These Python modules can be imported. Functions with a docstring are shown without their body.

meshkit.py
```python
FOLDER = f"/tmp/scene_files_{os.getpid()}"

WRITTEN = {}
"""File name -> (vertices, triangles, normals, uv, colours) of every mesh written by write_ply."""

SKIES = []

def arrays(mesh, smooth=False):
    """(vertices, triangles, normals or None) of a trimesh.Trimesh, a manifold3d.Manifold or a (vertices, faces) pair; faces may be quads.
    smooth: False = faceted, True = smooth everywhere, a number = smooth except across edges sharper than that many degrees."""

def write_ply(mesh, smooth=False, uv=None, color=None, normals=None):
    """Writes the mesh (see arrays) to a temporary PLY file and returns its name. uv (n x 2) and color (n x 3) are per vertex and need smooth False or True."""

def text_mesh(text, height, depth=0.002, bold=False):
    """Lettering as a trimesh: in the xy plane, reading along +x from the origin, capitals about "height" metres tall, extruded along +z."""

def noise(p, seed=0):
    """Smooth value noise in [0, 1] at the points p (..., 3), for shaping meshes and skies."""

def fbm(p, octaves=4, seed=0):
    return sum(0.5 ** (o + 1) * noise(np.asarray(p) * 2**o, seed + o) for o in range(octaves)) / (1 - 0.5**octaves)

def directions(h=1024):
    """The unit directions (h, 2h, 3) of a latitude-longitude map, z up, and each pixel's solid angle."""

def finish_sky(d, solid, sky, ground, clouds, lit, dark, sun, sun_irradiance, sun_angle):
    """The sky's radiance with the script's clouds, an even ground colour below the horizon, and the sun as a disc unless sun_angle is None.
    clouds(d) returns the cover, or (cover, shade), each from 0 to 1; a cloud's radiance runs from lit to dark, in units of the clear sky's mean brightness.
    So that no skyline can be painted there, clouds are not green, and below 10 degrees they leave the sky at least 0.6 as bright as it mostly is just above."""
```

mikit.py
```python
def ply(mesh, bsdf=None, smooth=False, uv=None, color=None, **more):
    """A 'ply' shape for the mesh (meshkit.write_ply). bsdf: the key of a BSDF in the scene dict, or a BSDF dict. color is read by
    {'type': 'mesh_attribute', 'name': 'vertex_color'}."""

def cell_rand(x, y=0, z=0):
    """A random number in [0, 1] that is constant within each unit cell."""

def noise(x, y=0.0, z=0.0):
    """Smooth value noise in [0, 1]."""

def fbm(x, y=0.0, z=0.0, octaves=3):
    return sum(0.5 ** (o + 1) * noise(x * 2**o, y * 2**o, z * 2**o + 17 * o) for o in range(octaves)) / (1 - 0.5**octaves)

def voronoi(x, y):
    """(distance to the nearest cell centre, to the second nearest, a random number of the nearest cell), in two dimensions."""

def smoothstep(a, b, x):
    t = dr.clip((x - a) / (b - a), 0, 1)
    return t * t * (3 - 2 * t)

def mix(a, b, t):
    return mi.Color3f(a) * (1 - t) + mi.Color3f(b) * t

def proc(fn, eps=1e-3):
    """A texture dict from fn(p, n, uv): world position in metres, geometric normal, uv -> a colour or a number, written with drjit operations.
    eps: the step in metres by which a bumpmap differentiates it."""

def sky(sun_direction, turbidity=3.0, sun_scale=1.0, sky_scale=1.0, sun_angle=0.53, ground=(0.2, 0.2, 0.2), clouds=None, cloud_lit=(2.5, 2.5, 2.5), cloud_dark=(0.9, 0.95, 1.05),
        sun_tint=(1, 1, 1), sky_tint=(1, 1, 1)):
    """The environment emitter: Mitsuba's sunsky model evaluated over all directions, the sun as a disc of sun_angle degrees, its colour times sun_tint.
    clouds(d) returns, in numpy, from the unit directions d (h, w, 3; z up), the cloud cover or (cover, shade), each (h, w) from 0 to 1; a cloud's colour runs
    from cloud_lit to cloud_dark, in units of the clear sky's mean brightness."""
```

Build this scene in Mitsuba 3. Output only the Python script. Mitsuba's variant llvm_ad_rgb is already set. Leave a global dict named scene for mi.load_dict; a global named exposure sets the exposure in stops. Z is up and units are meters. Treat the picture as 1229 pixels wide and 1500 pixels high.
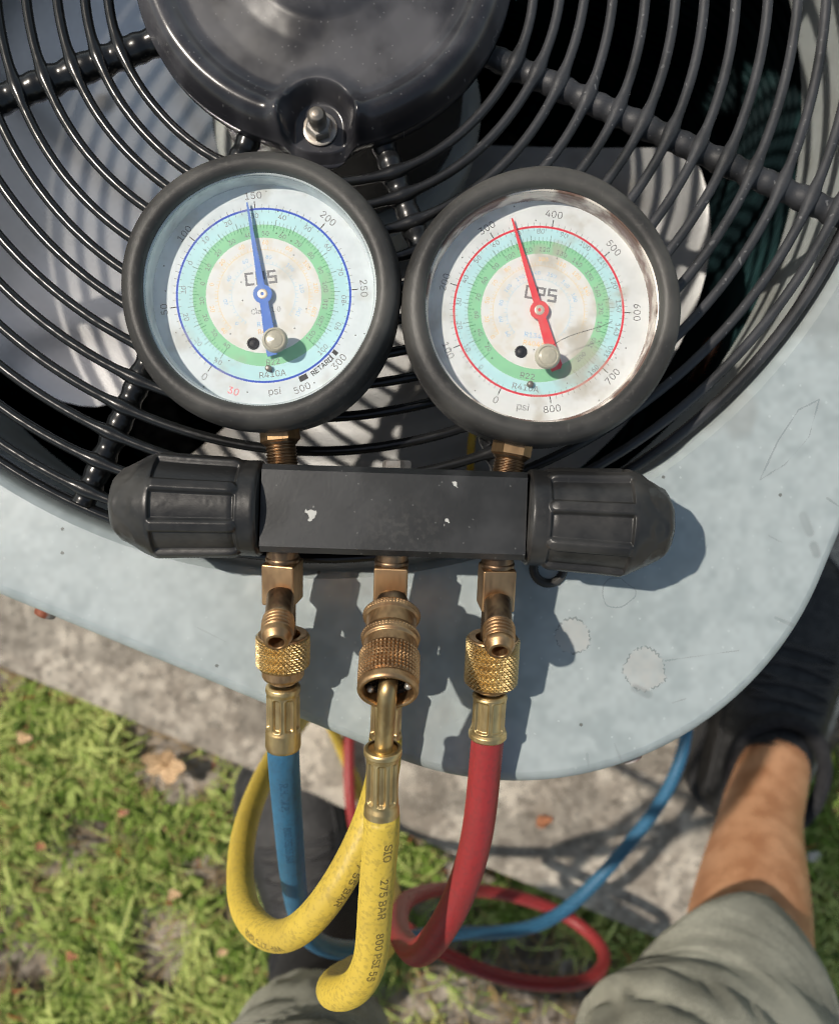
import math
import random
import numpy as np
import trimesh
import manifold3d as m3
import drjit as dr
import mitsuba as mi
import mikit
import meshkit
from mikit import noise, fbm, smoothstep, mix, voronoi, proc
from scipy.interpolate import CubicSpline, interp1d
from shapely.geometry import Polygon, LineString, Point, box as sbox
from shapely.ops import unary_union

random.seed(7)
rng = np.random.default_rng(7)

# ------------------------------------------------------------------ camera, sky, exposure
ZT = 0.650            # height of the unit's top panel above the ground, m
D = 320.0             # camera above the panel, mm
F = 1229.0            # focal length in pixels of the 1229 px wide photograph
T = mi.ScalarTransform4f
scene, labels = {}, {}
exposure = 1.58
scene['camera'] = {'type': 'thinlens', 'fov': 53.13, 'fov_axis': 'x', 'aperture_radius': 0.00145, 'focus_distance': 0.287,
                   'near_clip': 0.01, 'far_clip': 400.0,
                   'to_world': T().look_at(origin=[0, 0, ZT + D / 1000], target=[0, 0, 0], up=[0, 1, 0])}
scene['daylight'] = mikit.sky([-0.518, 0.207, 0.829], turbidity=3.0, sun_scale=1.0, sky_scale=1.4, ground=(0.18, 0.2, 0.14), sun_angle=1.0,
                              sun_tint=(0.91, 1.0, 1.15), sky_tint=(1.58, 1.14, 0.80))


# ------------------------------------------------------------------ helpers (millimetres, z = 0 on the panel)
def P(px, py, h):
    """the point at height h (mm above the panel) on the photograph's line of sight (px, py)"""
    s = (D - h) / F
    return np.array([(px - 614.5) * s, (750.0 - py) * s, h])


def numbered(key):
    if key not in scene:
        return key
    k = 1
    while f'{key}_{k:03d}' in scene:
        k += 1
    return f'{key}_{k:03d}'


def to_mesh(m):
    if hasattr(m, 'to_mesh'):
        q = m.to_mesh()
        return trimesh.Trimesh(q.vert_properties[:, :3], q.tri_verts, process=False)
    return m


def add(key, mesh, bsdf, smooth=30, color=None):
    key = numbered(key)
    m = to_mesh(mesh).copy()
    m.vertices = np.asarray(m.vertices) * 0.001 + [0, 0, ZT]
    scene[key] = mikit.ply(m, bsdf, smooth=smooth, color=color)
    return key


def tag(key, label, cat=None, group=None, kind=None):
    e = {}
    if label:
        e['label'] = label
    if cat:
        e['category'] = cat
    if group:
        e['group'] = group
    if kind:
        e['kind'] = kind
    labels[key] = e
    return key


def cat(ms):
    return trimesh.util.concatenate([to_mesh(m) for m in ms])


def grid_mesh(V, closed_u=True, flip=False):
    """V (nv, nu, 3): rows of points"""
    nv, nu = V.shape[:2]
    i, j = np.meshgrid(np.arange(nv - 1), np.arange(nu if closed_u else nu - 1), indexing='ij')
    a, b = i * nu + j, i * nu + (j + 1) % nu
    c, d = a + nu, b + nu
    f = np.concatenate([np.stack([a, b, d], -1).reshape(-1, 3), np.stack([a, d, c], -1).reshape(-1, 3)])
    if flip:
        f = f[:, ::-1]
    return trimesh.Trimesh(V.reshape(-1, 3), f, process=False)


def fix(m):
    m.merge_vertices()
    trimesh.repair.fix_normals(m)
    return m


def surf(prof, rad=None, nu=64):
    """surface of revolution about z; prof: (r, z) rows from bottom to top; rad(theta, r, z) -> r"""
    prof = np.asarray(prof, float)
    th = np.arange(nu) * 2 * np.pi / nu
    R = np.repeat(prof[:, :1], nu, 1)
    Z = np.repeat(prof[:, 1:], nu, 1)
    if rad is not None:
        R = rad(th[None, :], R, Z)
    return grid_mesh(np.stack([R * np.cos(th), R * np.sin(th), Z], -1))


def resample(prof, n):
    prof = np.asarray(prof, float)
    s = np.r_[0, np.cumsum(np.linalg.norm(np.diff(prof, axis=0), axis=1))]
    q = np.linspace(0, s[-1], n)
    return np.stack([np.interp(q, s, prof[:, k]) for k in range(prof.shape[1])], -1)


def unit(v):
    v = np.asarray(v, float)
    return v / np.linalg.norm(v)


def along(mesh, A, B, roll=0.0, ref=(0, 0, 1)):
    """place a mesh built along +z at A pointing to B; its +x towards ref"""
    z = unit(np.asarray(B, float) - A)
    x = np.asarray(ref, float) - z * np.dot(ref, z)
    if np.linalg.norm(x) < 1e-6:
        x = np.cross(z, [0, 1, 0])
    x = unit(x)
    y = np.cross(z, x)
    c, s = math.cos(roll), math.sin(roll)
    M = np.stack([c * x + s * y, -s * x + c * y, z], 1)
    m = to_mesh(mesh).copy()
    m.vertices = np.asarray(m.vertices) @ M.T + np.asarray(A, float)
    return m


def curve(pts, n):
    pts = np.asarray(pts, float)
    s = np.r_[0, np.cumsum(np.linalg.norm(np.diff(pts, axis=0), axis=1) ** 0.6)]
    cs = CubicSpline(s, pts)
    q = cs(np.linspace(0, s[-1], n * 4))
    return resample(q, n)


def sweep(c, r, sides=24, closed=False, capped=True):
    c = np.asarray(c, float)
    n = len(c)
    r = np.broadcast_to(np.asarray(r, float), (n,))
    t = np.gradient(c, axis=0) if not closed else np.roll(c, -1, 0) - np.roll(c, 1, 0)
    t /= np.linalg.norm(t, axis=1, keepdims=True)
    a = np.cross(t[0], [0.31, 0.2, 0.93])
    a /= np.linalg.norm(a)
    if closed:
        A = np.repeat([[0, 0, 1.0]], n, 0)
        A -= t * (A * t).sum(1, keepdims=True)
    else:
        A = np.empty_like(c)
        for i in range(n):
            a = a - t[i] * np.dot(a, t[i])
            a /= np.linalg.norm(a)
            A[i] = a
    B = np.cross(t, A)
    ang = np.arange(sides) * 2 * np.pi / sides
    V = c[:, None] + r[:, None, None] * (np.cos(ang)[None, :, None] * A[:, None] + np.sin(ang)[None, :, None] * B[:, None])
    if closed:
        V = np.concatenate([V, V[:1]])
        return fix(grid_mesh(V))
    if capped:
        V = np.concatenate([np.repeat(c[:1, None], sides, 1), V, np.repeat(c[-1:, None], sides, 1)])
    return grid_mesh(V)


def ball(r, n=2, at=(0, 0, 0), scale=(1, 1, 1)):
    m = trimesh.creation.icosphere(n, r)
    m.vertices = m.vertices * np.asarray(scale) + np.asarray(at)
    return m


def rbox(sx, sy, sz, r=1.0, q=12):
    s = m3.Manifold.sphere(r, q)
    return to_mesh(m3.Manifold.batch_hull([s.translate([x * (sx / 2 - r), y * (sy / 2 - r), z * (sz / 2 - r)]) for x in (-1, 1) for y in (-1, 1) for z in (-1, 1)]))


def hexnut(r, z0, z1, ch=0.6, bore=0.0):
    """hexagonal prism along z with chamfered ends"""
    a = np.arange(6) * np.pi / 3
    rows = [(r - ch, z0), (r, z0 + ch), (r, z1 - ch), (r - ch, z1)]
    V = np.stack([np.stack([rr * np.cos(a), rr * np.sin(a), a * 0 + z], -1) for rr, z in [(bore, z0)] + rows + [(bore, z1)]])
    return grid_mesh(V)


# ------------------------------------------------------------------ materials
def rgb(*c):
    return {'type': 'rgb', 'value': list(c)}


def mat(key, color, rough=0.5, metal=0.0, spec=0.5, bump=None, bscale=1.0, **kw):
    col = color if isinstance(color, dict) else rgb(*color)
    b = {'type': 'principled', 'base_color': col, 'roughness': rough if isinstance(rough, dict) else float(rough), 'metallic': float(metal), 'specular': float(spec), **kw}
    if bump is not None:
        b = {'type': 'bumpmap', 'nested_texture': bump, 'scale': bscale, 'nested_bsdf': b}
    scene[key] = {'type': 'twosided', 'bsdf': b}
    return key


def px_of(x, y, h=0.0):
    return x


# stains of dried rain on the panel: centres in metres
def stain_xy(px, py):
    p = P(px, py, 0) / 1000
    return float(p[0]), float(p[1])


ST = [(stain_xy(840, 931), 0.0064, 17.0), (stain_xy(945, 980), 0.0079, 23.0)]
DROP = (stain_xy(906, 868), 0.0055)
TRI = [stain_xy(1113, 703), stain_xy(1140, 645), stain_xy(1170, 600), stain_xy(1200, 585), stain_xy(1185, 640), stain_xy(1150, 680)]

SCR = [(stain_xy(*a), stain_xy(*b), w, o) for a, b, w, o in [((975, 968), (1082, 953), 0.0003, 0.4), ((1126, 785), (1146, 795), 0.0005, 0.5), ((1136, 905), (1163, 917), 0.0012, 0.55), ((1176, 755), (1186, 780), 0.0022, 0.4),
      ((1192, 800), (1196, 812), 0.0024, 0.5), ((930, 1008), (950, 1018), 0.0022, 0.45), ((1212, 730), (1229, 742), 0.0003, 0.5), ((860, 1105), (866, 1150), 0.0004, 0.3), ((900, 1090), (915, 1125), 0.0005, 0.25), ((985, 1030), (1004, 1024), 0.0006, 0.4), ((250, 900), (330, 940), 0.0003, 0.2)]]


def panel_color(p, n, uv):
    x, y = p.x, p.y
    f1 = fbm(x * 55, y * 55, 3.0, octaves=3)
    f2 = noise(x * 420, y * 420, 1.0)
    f3 = fbm(x * 170, y * 170, 8.0, octaves=2)
    c = mix((0.282, 0.328, 0.336), (0.340, 0.388, 0.396), smoothstep(0.32, 0.68, f1 * 0.55 + f3 * 0.45))
    c = c * (0.96 + 0.08 * f2)
    # pale zinc-like flecks
    sp, _, w = voronoi(x * 260, y * 260)
    c = mix(c, (0.56, 0.6, 0.6), smoothstep(0.16, 0.06, sp) * dr.select(w > 0.9, 1.0, 0.0) * 0.35 * noise(x * 40, y * 40, 2.0))
    sp2, _, w2 = voronoi(x * 95 + 7, y * 95)
    c = mix(c, (0.09, 0.09, 0.08), smoothstep(0.085, 0.04, sp2) * dr.select(w2 > 0.93, 1.0, 0.0) * 0.8)
    # round evaporation stains with scalloped rim
    for (cx, cy), r, k in ST:
        dx, dy = x - cx, y - cy
        a = dr.atan2(dy, dx)
        rr = r * (1.0 + 0.045 * dr.sin(a * k + 5 * noise(dx * 600, dy * 600)) + 0.26 * (noise(dx * 240 + 5, dy * 240) - 0.5))
        d = dr.sqrt(dx * dx + dy * dy)
        ins = smoothstep(rr, rr - 0.0003, d)
        c = mix(c, (0.41, 0.40, 0.375), ins * (0.12 + 0.5 * fbm(x * 380, y * 380, octaves=3)))
        c = mix(c, (0.11, 0.12, 0.12), smoothstep(0.0006, 0.0001, dr.abs(d - rr)) * 0.6 * smoothstep(0.2, 0.55, noise(a * k * 0.5 + 40, 0.5)))
    (cx, cy), r = DROP
    dx, dy = x - cx, y - cy
    rr = r * (0.75 + 0.5 * noise(dx * 230 + 2, dy * 230))
    d = dr.sqrt(dx * dx + dy * dy)
    c = mix(c, (0.14, 0.15, 0.16), smoothstep(0.00035, 0.0001, dr.abs(d - rr)) * 0.5)
    # a long dried run (a polygon's outline)
    sd = mi.Float(1e3)
    ins = mi.Float(1.0)
    for k in range(len(TRI)):
        (x0, y0), (x1, y1) = TRI[k], TRI[(k + 1) % len(TRI)]
        ex, ey = x1 - x0, y1 - y0
        L2 = ex * ex + ey * ey
        t = dr.clip(((x - x0) * ex + (y - y0) * ey) / L2, 0, 1)
        qx, qy = x - x0 - t * ex, y - y0 - t * ey
        sd = dr.minimum(sd, dr.sqrt(qx * qx + qy * qy) + 0.0006 * (noise(x * 300, y * 300) - 0.5))
        cr = ex * (y - y0) - ey * (x - x0)
        ins = ins * dr.select(cr < 0, 0.0, 1.0)
    c = mix(c, (0.14, 0.15, 0.16), smoothstep(0.0003, 0.0001, dr.abs(sd)) * 0.45)
    c = mix(c, (0.5, 0.51, 0.52), ins * 0.25)
    # hairline scratches
    for (x0, y0), (x1, y1), w, op in SCR:
        ex, ey = x1 - x0, y1 - y0
        t = dr.clip(((x - x0) * ex + (y - y0) * ey) / (ex * ex + ey * ey), 0, 1)
        d = dr.sqrt(dr.square(x - x0 - t * ex) + dr.square(y - y0 - t * ey)) + 0.0007 * (noise(x * 160, y * 160, 7.0) - 0.5)
        c = mix(c, (0.13, 0.14, 0.14), smoothstep(w, w * 0.3, d) * op * (0.4 + 0.6 * noise(x * 300, y * 300)))
    # grime smears
    g = smoothstep(0.66, 0.8, fbm(x * 26 + 9, y * 26 + 4, 5.0, octaves=4))
    c = mix(c, (0.2, 0.2, 0.185), g * 0.35)
    return c


def panel_bump(p, n, uv):
    return 0.00035 * fbm(p.x * 60, p.y * 60, 2.0, octaves=2) + 0.00005 * noise(p.x * 700, p.y * 700, 1.0)


mat('mat_panel', proc(panel_color), 0.42, spec=0.45, bump=proc(panel_bump), bscale=1.0)


def dusty(base, dust, scale, lo=0.5, hi=0.8, amt=0.6, fleck=0.0):
    def fn(p, n, uv):
        f = fbm(p.x * scale, p.y * scale, p.z * scale, octaves=4)
        c = mix(base, dust, smoothstep(lo, hi, f) * amt)
        if fleck:
            c = mix(c, dust, smoothstep(0.80, 0.9, noise(p.x * 900, p.y * 900, p.z * 900)) * fleck)
        return c
    return fn


def wire_color(p, n, uv):
    # sun-bleached and dusty towards the right side of the grille
    f = fbm(p.x * 60, p.y * 60, p.z * 60, octaves=3)
    w = smoothstep(-0.04, 0.09, p.x + 0.25 * p.y - 0.03) * smoothstep(0.15, 0.6, f)
    c = mix((0.007, 0.0075, 0.008), (0.033, 0.034, 0.038), w)
    return mix(c, (0.22, 0.22, 0.22), smoothstep(0.88, 0.95, noise(p.x * 640 + p.y * 210, p.y * 640 - p.x * 210, p.z * 640)) * 0.5 * w)


def wire_rough(p, n, uv):
    w = smoothstep(-0.04, 0.09, p.x + 0.25 * p.y - 0.03)
    return 0.24 + 0.3 * w


def wire_bump(p, n, uv):
    return 0.00012 * noise(p.x * 350, p.y * 350, p.z * 350)


mat('mat_wire', proc(wire_color), proc(wire_rough), spec=0.5, bump=proc(wire_bump, eps=3e-4))


def cap_color(p, n, uv):
    f = fbm(p.x * 34, p.y * 34, 1.0, octaves=5)
    c = mix((0.013, 0.013, 0.016), (0.058, 0.058, 0.065), smoothstep(0.35, 0.68, f))
    s = smoothstep(0.012, 0.0, dr.abs(fbm(p.x * 90 + 3, p.y * 90, 6.0, octaves=3) - 0.5)) * smoothstep(0.6, 0.8, noise(p.x * 30, p.y * 30 + 8))
    c = mix(c, (0.15, 0.15, 0.155), s * 0.35)
    sp, _, w = voronoi(p.x * 480, p.y * 480)
    return mix(c, (0.16, 0.16, 0.16), smoothstep(0.2, 0.08, sp) * dr.select(w > 0.9, 1.0, 0.0) * 0.4)


def cap_rough(p, n, uv):
    rr = dr.sqrt(dr.square(p.x + 0.0356) + dr.square(p.y - 0.206))
    return 0.24 + 0.36 * smoothstep(0.3, 0.7, fbm(p.x * 34, p.y * 34, 1.0, octaves=3)) * smoothstep(0.058, 0.05, rr)


mat('mat_cap', proc(cap_color), proc(cap_rough), spec=0.5)
mat('mat_rubber', proc(dusty((0.024, 0.023, 0.022), (0.085, 0.082, 0.075), 45, 0.35, 0.75, 0.7, 0.25)), 0.5, spec=0.4,
    bump=proc(lambda p, n, uv: 0.0001 * fbm(p.x * 500, p.y * 500, p.z * 500, octaves=2), eps=2e-4))
mat('mat_knob', proc(dusty((0.014, 0.014, 0.014), (0.05, 0.048, 0.045), 70, 0.4, 0.75, 0.7, 0.15)), 0.38, spec=0.45,
    bump=proc(lambda p, n, uv: 0.00012 * fbm(p.x * 420, p.y * 420, p.z * 420, octaves=2), eps=2e-4))

CH = [P(455, 752, 39) / 1000, P(655, 763, 39) / 1000, P(485, 742, 39) / 1000, P(668, 710, 39) / 1000]


def block_color(p, n, uv):
    f = fbm(p.x * 80, p.y * 80, p.z * 80, octaves=4)
    c = mix((0.011, 0.012, 0.0125), (0.029, 0.030, 0.031), smoothstep(0.3, 0.7, f))
    sp, _, w = voronoi(p.x * 620, p.y * 620)
    c = mix(c, (0.28, 0.28, 0.27), smoothstep(0.22, 0.08, sp) * dr.select(w > 0.97, 1.0, 0.0) * 0.3)
    for q, r in zip(CH, (0.0022, 0.0013, 0.0008, 0.0012)):
        d = dr.sqrt(dr.square((p.x - q[0]) * 1.6) + dr.square(p.y - q[1])) + 0.0028 * (noise(p.x * 1100, p.y * 1100, 3.0) - 0.5)
        c = mix(c, (0.5, 0.5, 0.47), smoothstep(r, r * 0.75, d) * 0.85)
    sm = smoothstep(0.016, 0.0, dr.sqrt(dr.square((p.x + 0.006) * 0.7) + dr.square(p.y + 0.006)))
    c = mix(c, (0.10, 0.092, 0.08), sm * smoothstep(0.4, 0.8, fbm(p.x * 700, p.y * 700, octaves=4)) * 0.2)
    return c


mat('mat_block', proc(block_color), 0.42, spec=0.5, bump=proc(lambda p, n, uv: 0.000025 * noise(p.x * 1300, p.y * 1300, p.z * 1300), eps=2e-4))


def brass(bright, dark, sc, lo, hi):
    def fn(p, n, uv):
        f = fbm(p.x * sc, p.y * sc, p.z * sc, octaves=4)
        g = noise(p.x * 900, p.y * 120, p.z * 900)
        return mix(bright, dark, smoothstep(lo, hi, f * 0.8 + 0.2 * g))
    return proc(fn)


mat('mat_brass', brass((0.68, 0.51, 0.245), (0.42, 0.29, 0.14), 110, 0.3, 0.75), 0.42, metal=1.0)
mat('mat_brass_bronze', brass((0.60, 0.385, 0.20), (0.33, 0.20, 0.105), 90, 0.3, 0.72), 0.42, metal=1.0)
mat('mat_brass_dark', brass((0.36, 0.24, 0.14), (0.13, 0.085, 0.055), 130, 0.3, 0.7), 0.42, metal=1.0)
mat('mat_steel', proc(dusty((0.36, 0.345, 0.32), (0.20, 0.165, 0.13), 160, 0.35, 0.7, 0.85)), 0.45, metal=0.8)
mat('mat_dull_steel', proc(dusty((0.15, 0.147, 0.14), (0.08, 0.068, 0.058), 300, 0.35, 0.7, 0.9)), 0.65, metal=0.2)
mat('mat_dark', (0.012, 0.012, 0.013), 0.6)
mat('mat_motor', (0.010, 0.010, 0.011), 0.6)


def blade_color(p, n, uv):
    f = fbm(p.x * 14, p.y * 14, 2.0, octaves=4)
    c = mix((0.86, 0.86, 0.855), (0.66, 0.66, 0.635), smoothstep(0.35, 0.75, f))
    sp, _, w = voronoi(p.x * 17, p.y * 17)
    return mix(c, (0.3, 0.24, 0.17), smoothstep(0.13, 0.05, sp) * dr.select(w > 0.86, 1.0, 0.0) * 0.6)


mat('mat_blade', proc(blade_color), 0.19, metal=0.85, spec=0.5)
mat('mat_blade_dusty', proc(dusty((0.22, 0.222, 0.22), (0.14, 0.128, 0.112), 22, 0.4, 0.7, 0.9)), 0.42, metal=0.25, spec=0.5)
mat('mat_shroud', proc(dusty((0.30, 0.325, 0.32), (0.2, 0.2, 0.18), 30, 0.4, 0.75, 0.7)), 0.55)
mat('mat_coil', proc(dusty((0.003, 0.010, 0.012), (0.014, 0.042, 0.044), 16, 0.45, 0.7, 0.9)), 0.6, spec=0.15)
mat('mat_copper', (0.75, 0.38, 0.24), 0.4, metal=1.0)


def hose_color(base, dark, scl=700):
    def fn(p, n, uv):
        f = fbm(p.x * 900 + p.y * 300, p.y * 900 - p.x * 300 + p.z * 200, p.z * 900, octaves=2)
        g = fbm(p.x * 60, p.y * 60, p.z * 60, octaves=3)
        c = mix(base, dark, smoothstep(0.45, 0.75, f) * 0.5)
        return mix(c, dark, smoothstep(0.45, 0.85, g) * 0.4)
    return proc(fn)


HB = proc(lambda p, n, uv: 0.00012 * noise(p.x * 800, p.y * 800, p.z * 800), eps=3e-4)
mat('mat_hose_yellow', hose_color((0.54, 0.395, 0.058), (0.30, 0.215, 0.045)), 0.48, spec=0.35, bump=HB)
mat('mat_hose_red', hose_color((0.27, 0.028, 0.030), (0.19, 0.034, 0.034)), 0.45, spec=0.35, bump=HB)
mat('mat_hose_blue', hose_color((0.032, 0.13, 0.235), (0.028, 0.08, 0.14)), 0.45, spec=0.35, bump=HB)
mat('mat_ink', (0.03, 0.03, 0.03), 0.6)
mat('mat_ink_soft', (0.20, 0.20, 0.20), 0.6)
mat('mat_ink_num', (0.15, 0.15, 0.15), 0.6)
mat('mat_ink_hose', (0.16, 0.115, 0.025), 0.6)
mat('mat_ink_blue_hose', (0.014, 0.06, 0.12), 0.6)
mat('mat_ink_red', (0.75, 0.14, 0.16), 0.6)
mat('mat_ink_blue', (0.3, 0.5, 0.72), 0.6)
mat('mat_ink_orange', (0.8, 0.52, 0.2), 0.6)
mat('mat_needle_blue', proc(dusty((0.05, 0.15, 0.50), (0.10, 0.20, 0.50), 200, 0.4, 0.7, 0.8)), 0.45)
mat('mat_needle_red', proc(dusty((0.68, 0.05, 0.06), (0.66, 0.10, 0.10), 200, 0.4, 0.7, 0.8)), 0.45)
mat('mat_pivot', (0.72, 0.62, 0.5), 0.35, metal=0.5)
mat('mat_plug', (0.36, 0.34, 0.27), 0.25, clearcoat=0.6)
mat('mat_lens_wall', proc(dusty((0.46, 0.51, 0.515), (0.32, 0.35, 0.355), 90, 0.4, 0.7, 0.8)), 0.15, clearcoat=0.8)
mat('mat_lens_wall_dirty', proc(dusty((0.60, 0.55, 0.49), (0.13, 0.07, 0.05), 120, 0.36, 0.6, 1.0)), 0.25, clearcoat=0.5)
scene['mat_lens'] = {'type': 'thindielectric', 'int_ior': 1.49}


def concrete_color(p, n, uv):
    f = fbm(p.x * 12, p.y * 12, 1.0, octaves=4)
    g = fbm(p.x * 110, p.y * 110, 4.0, octaves=3)
    c = mix((0.235, 0.205, 0.17), (0.50, 0.455, 0.385), smoothstep(0.3, 0.7, 0.5 * f + 0.5 * g))
    h = smoothstep(0.52, 0.66, fbm(p.x * 22 + 3, p.y * 22, 9.0, octaves=3))
    c = mix(c, (0.11, 0.10, 0.085), h * 0.5)
    c = mix(c, (0.10, 0.09, 0.075), smoothstep(0.62, 0.74, fbm(p.x * 150 + 9, p.y * 150, 2.0, octaves=3)) * 0.6)
    sp, _, w = voronoi(p.x * 210, p.y * 210)
    return mix(c, (0.5, 0.46, 0.40), smoothstep(0.3, 0.12, sp) * dr.select(w > 0.6, 1.0, 0.0) * 0.5)


mat('mat_concrete', proc(concrete_color), 0.9, spec=0.2, bump=proc(lambda p, n, uv: 0.0016 * fbm(p.x * 180, p.y * 180, 3.0, octaves=3)))


def soil_color(p, n, uv):
    f = fbm(p.x * 18, p.y * 18, 1.0, octaves=4)
    g = fbm(p.x * 150, p.y * 150, 1.0, octaves=3)
    return mix((0.06, 0.048, 0.036), (0.40, 0.35, 0.30), smoothstep(0.3, 0.75, 0.6 * f + 0.4 * g))


mat('mat_soil', proc(soil_color), 0.95, spec=0.1, bump=proc(lambda p, n, uv: 0.003 * fbm(p.x * 120, p.y * 120, 3.0, octaves=3)))
scene['mat_grass'] = {'type': 'principledthin', 'base_color': {'type': 'mesh_attribute', 'name': 'vertex_color'}, 'roughness': 0.5, 'diff_trans': 0.7, 'spec_trans': 0.0}
mat('mat_leaf_dry', proc(dusty((0.50, 0.34, 0.19), (0.32, 0.2, 0.1), 120, 0.35, 0.7, 0.8)), 0.7)
mat('mat_leaf_orange', proc(dusty((0.36, 0.15, 0.07), (0.2, 0.09, 0.05), 200, 0.35, 0.7, 0.8)), 0.6)
mat('mat_pebble', (0.62, 0.58, 0.54), 0.8)


def skin_color(p, n, uv):
    f = fbm(p.x * 60, p.y * 60, p.z * 60, octaves=3)
    g = noise(p.x * 380, p.y * 380, p.z * 380)
    c = mix((0.52, 0.275, 0.15), (0.38, 0.175, 0.085), smoothstep(0.25, 0.75, f))
    return mix(c, (0.28, 0.12, 0.06), smoothstep(0.6, 0.9, g) * 0.25)


mat('mat_skin', proc(skin_color), 0.48, spec=0.4)


def cloth_color(p, n, uv):
    f = fbm(p.x * 26, p.y * 26, p.z * 26, octaves=4)
    w = noise(p.x * 900, p.y * 240, p.z * 900)
    return mix((0.29, 0.29, 0.24), (0.17, 0.17, 0.14), smoothstep(0.3, 0.72, f * 0.75 + w * 0.25))


mat('mat_cloth', proc(cloth_color), 0.8, spec=0.2, sheen=0.4)
mat('mat_shoe', proc(dusty((0.008, 0.008, 0.009), (0.026, 0.026, 0.027), 120, 0.4, 0.7, 0.7)), 0.65)
mat('mat_sole', (0.022, 0.022, 0.023), 0.7)
mat('mat_sock', proc(dusty((0.010, 0.010, 0.012), (0.03, 0.03, 0.032), 500, 0.4, 0.7, 0.7)), 0.95)
mat('mat_lace', (0.03, 0.03, 0.032), 0.8)
mat('mat_wire_yellow', (0.6, 0.38, 0.04), 0.4)
mat('mat_rust', proc(dusty((0.4, 0.36, 0.33), (0.2, 0.06, 0.03), 220, 0.4, 0.6, 1.0)), 0.6, metal=0.3)

# ------------------------------------------------------------------ the setting: ground, pad, grass
GZ = -ZT * 1000
U2 = np.array([0.924, -0.383])         # the unit's two horizontal directions
V2 = np.array([-0.383, -0.924])
CEN = np.array([-37.0, 203.0])         # fan centre = unit centre


def uv2(u, v):
    return CEN + u * U2 + v * V2


gx = np.unique(np.r_[np.linspace(-90000, -1500, 24), np.linspace(-1500, 1500, 121), np.linspace(1500, 90000, 24)])
XX, YY = np.meshgrid(gx, gx)
pn = np.stack([XX / 180, YY / 180, XX * 0], -1)
near_g = np.exp(-(XX ** 2 + YY ** 2) / 1500.0 ** 2)
ZZ = GZ - 8 + 14 * (meshkit.fbm(pn, 3) - 0.5) * near_g
m = grid_mesh(np.stack([XX, YY, ZZ], -1), closed_u=False)
tag(add('ground', m, 'mat_soil', smooth=True), 'bare sandy soil between tufts of grass around the unit', 'ground', kind='structure')

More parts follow.
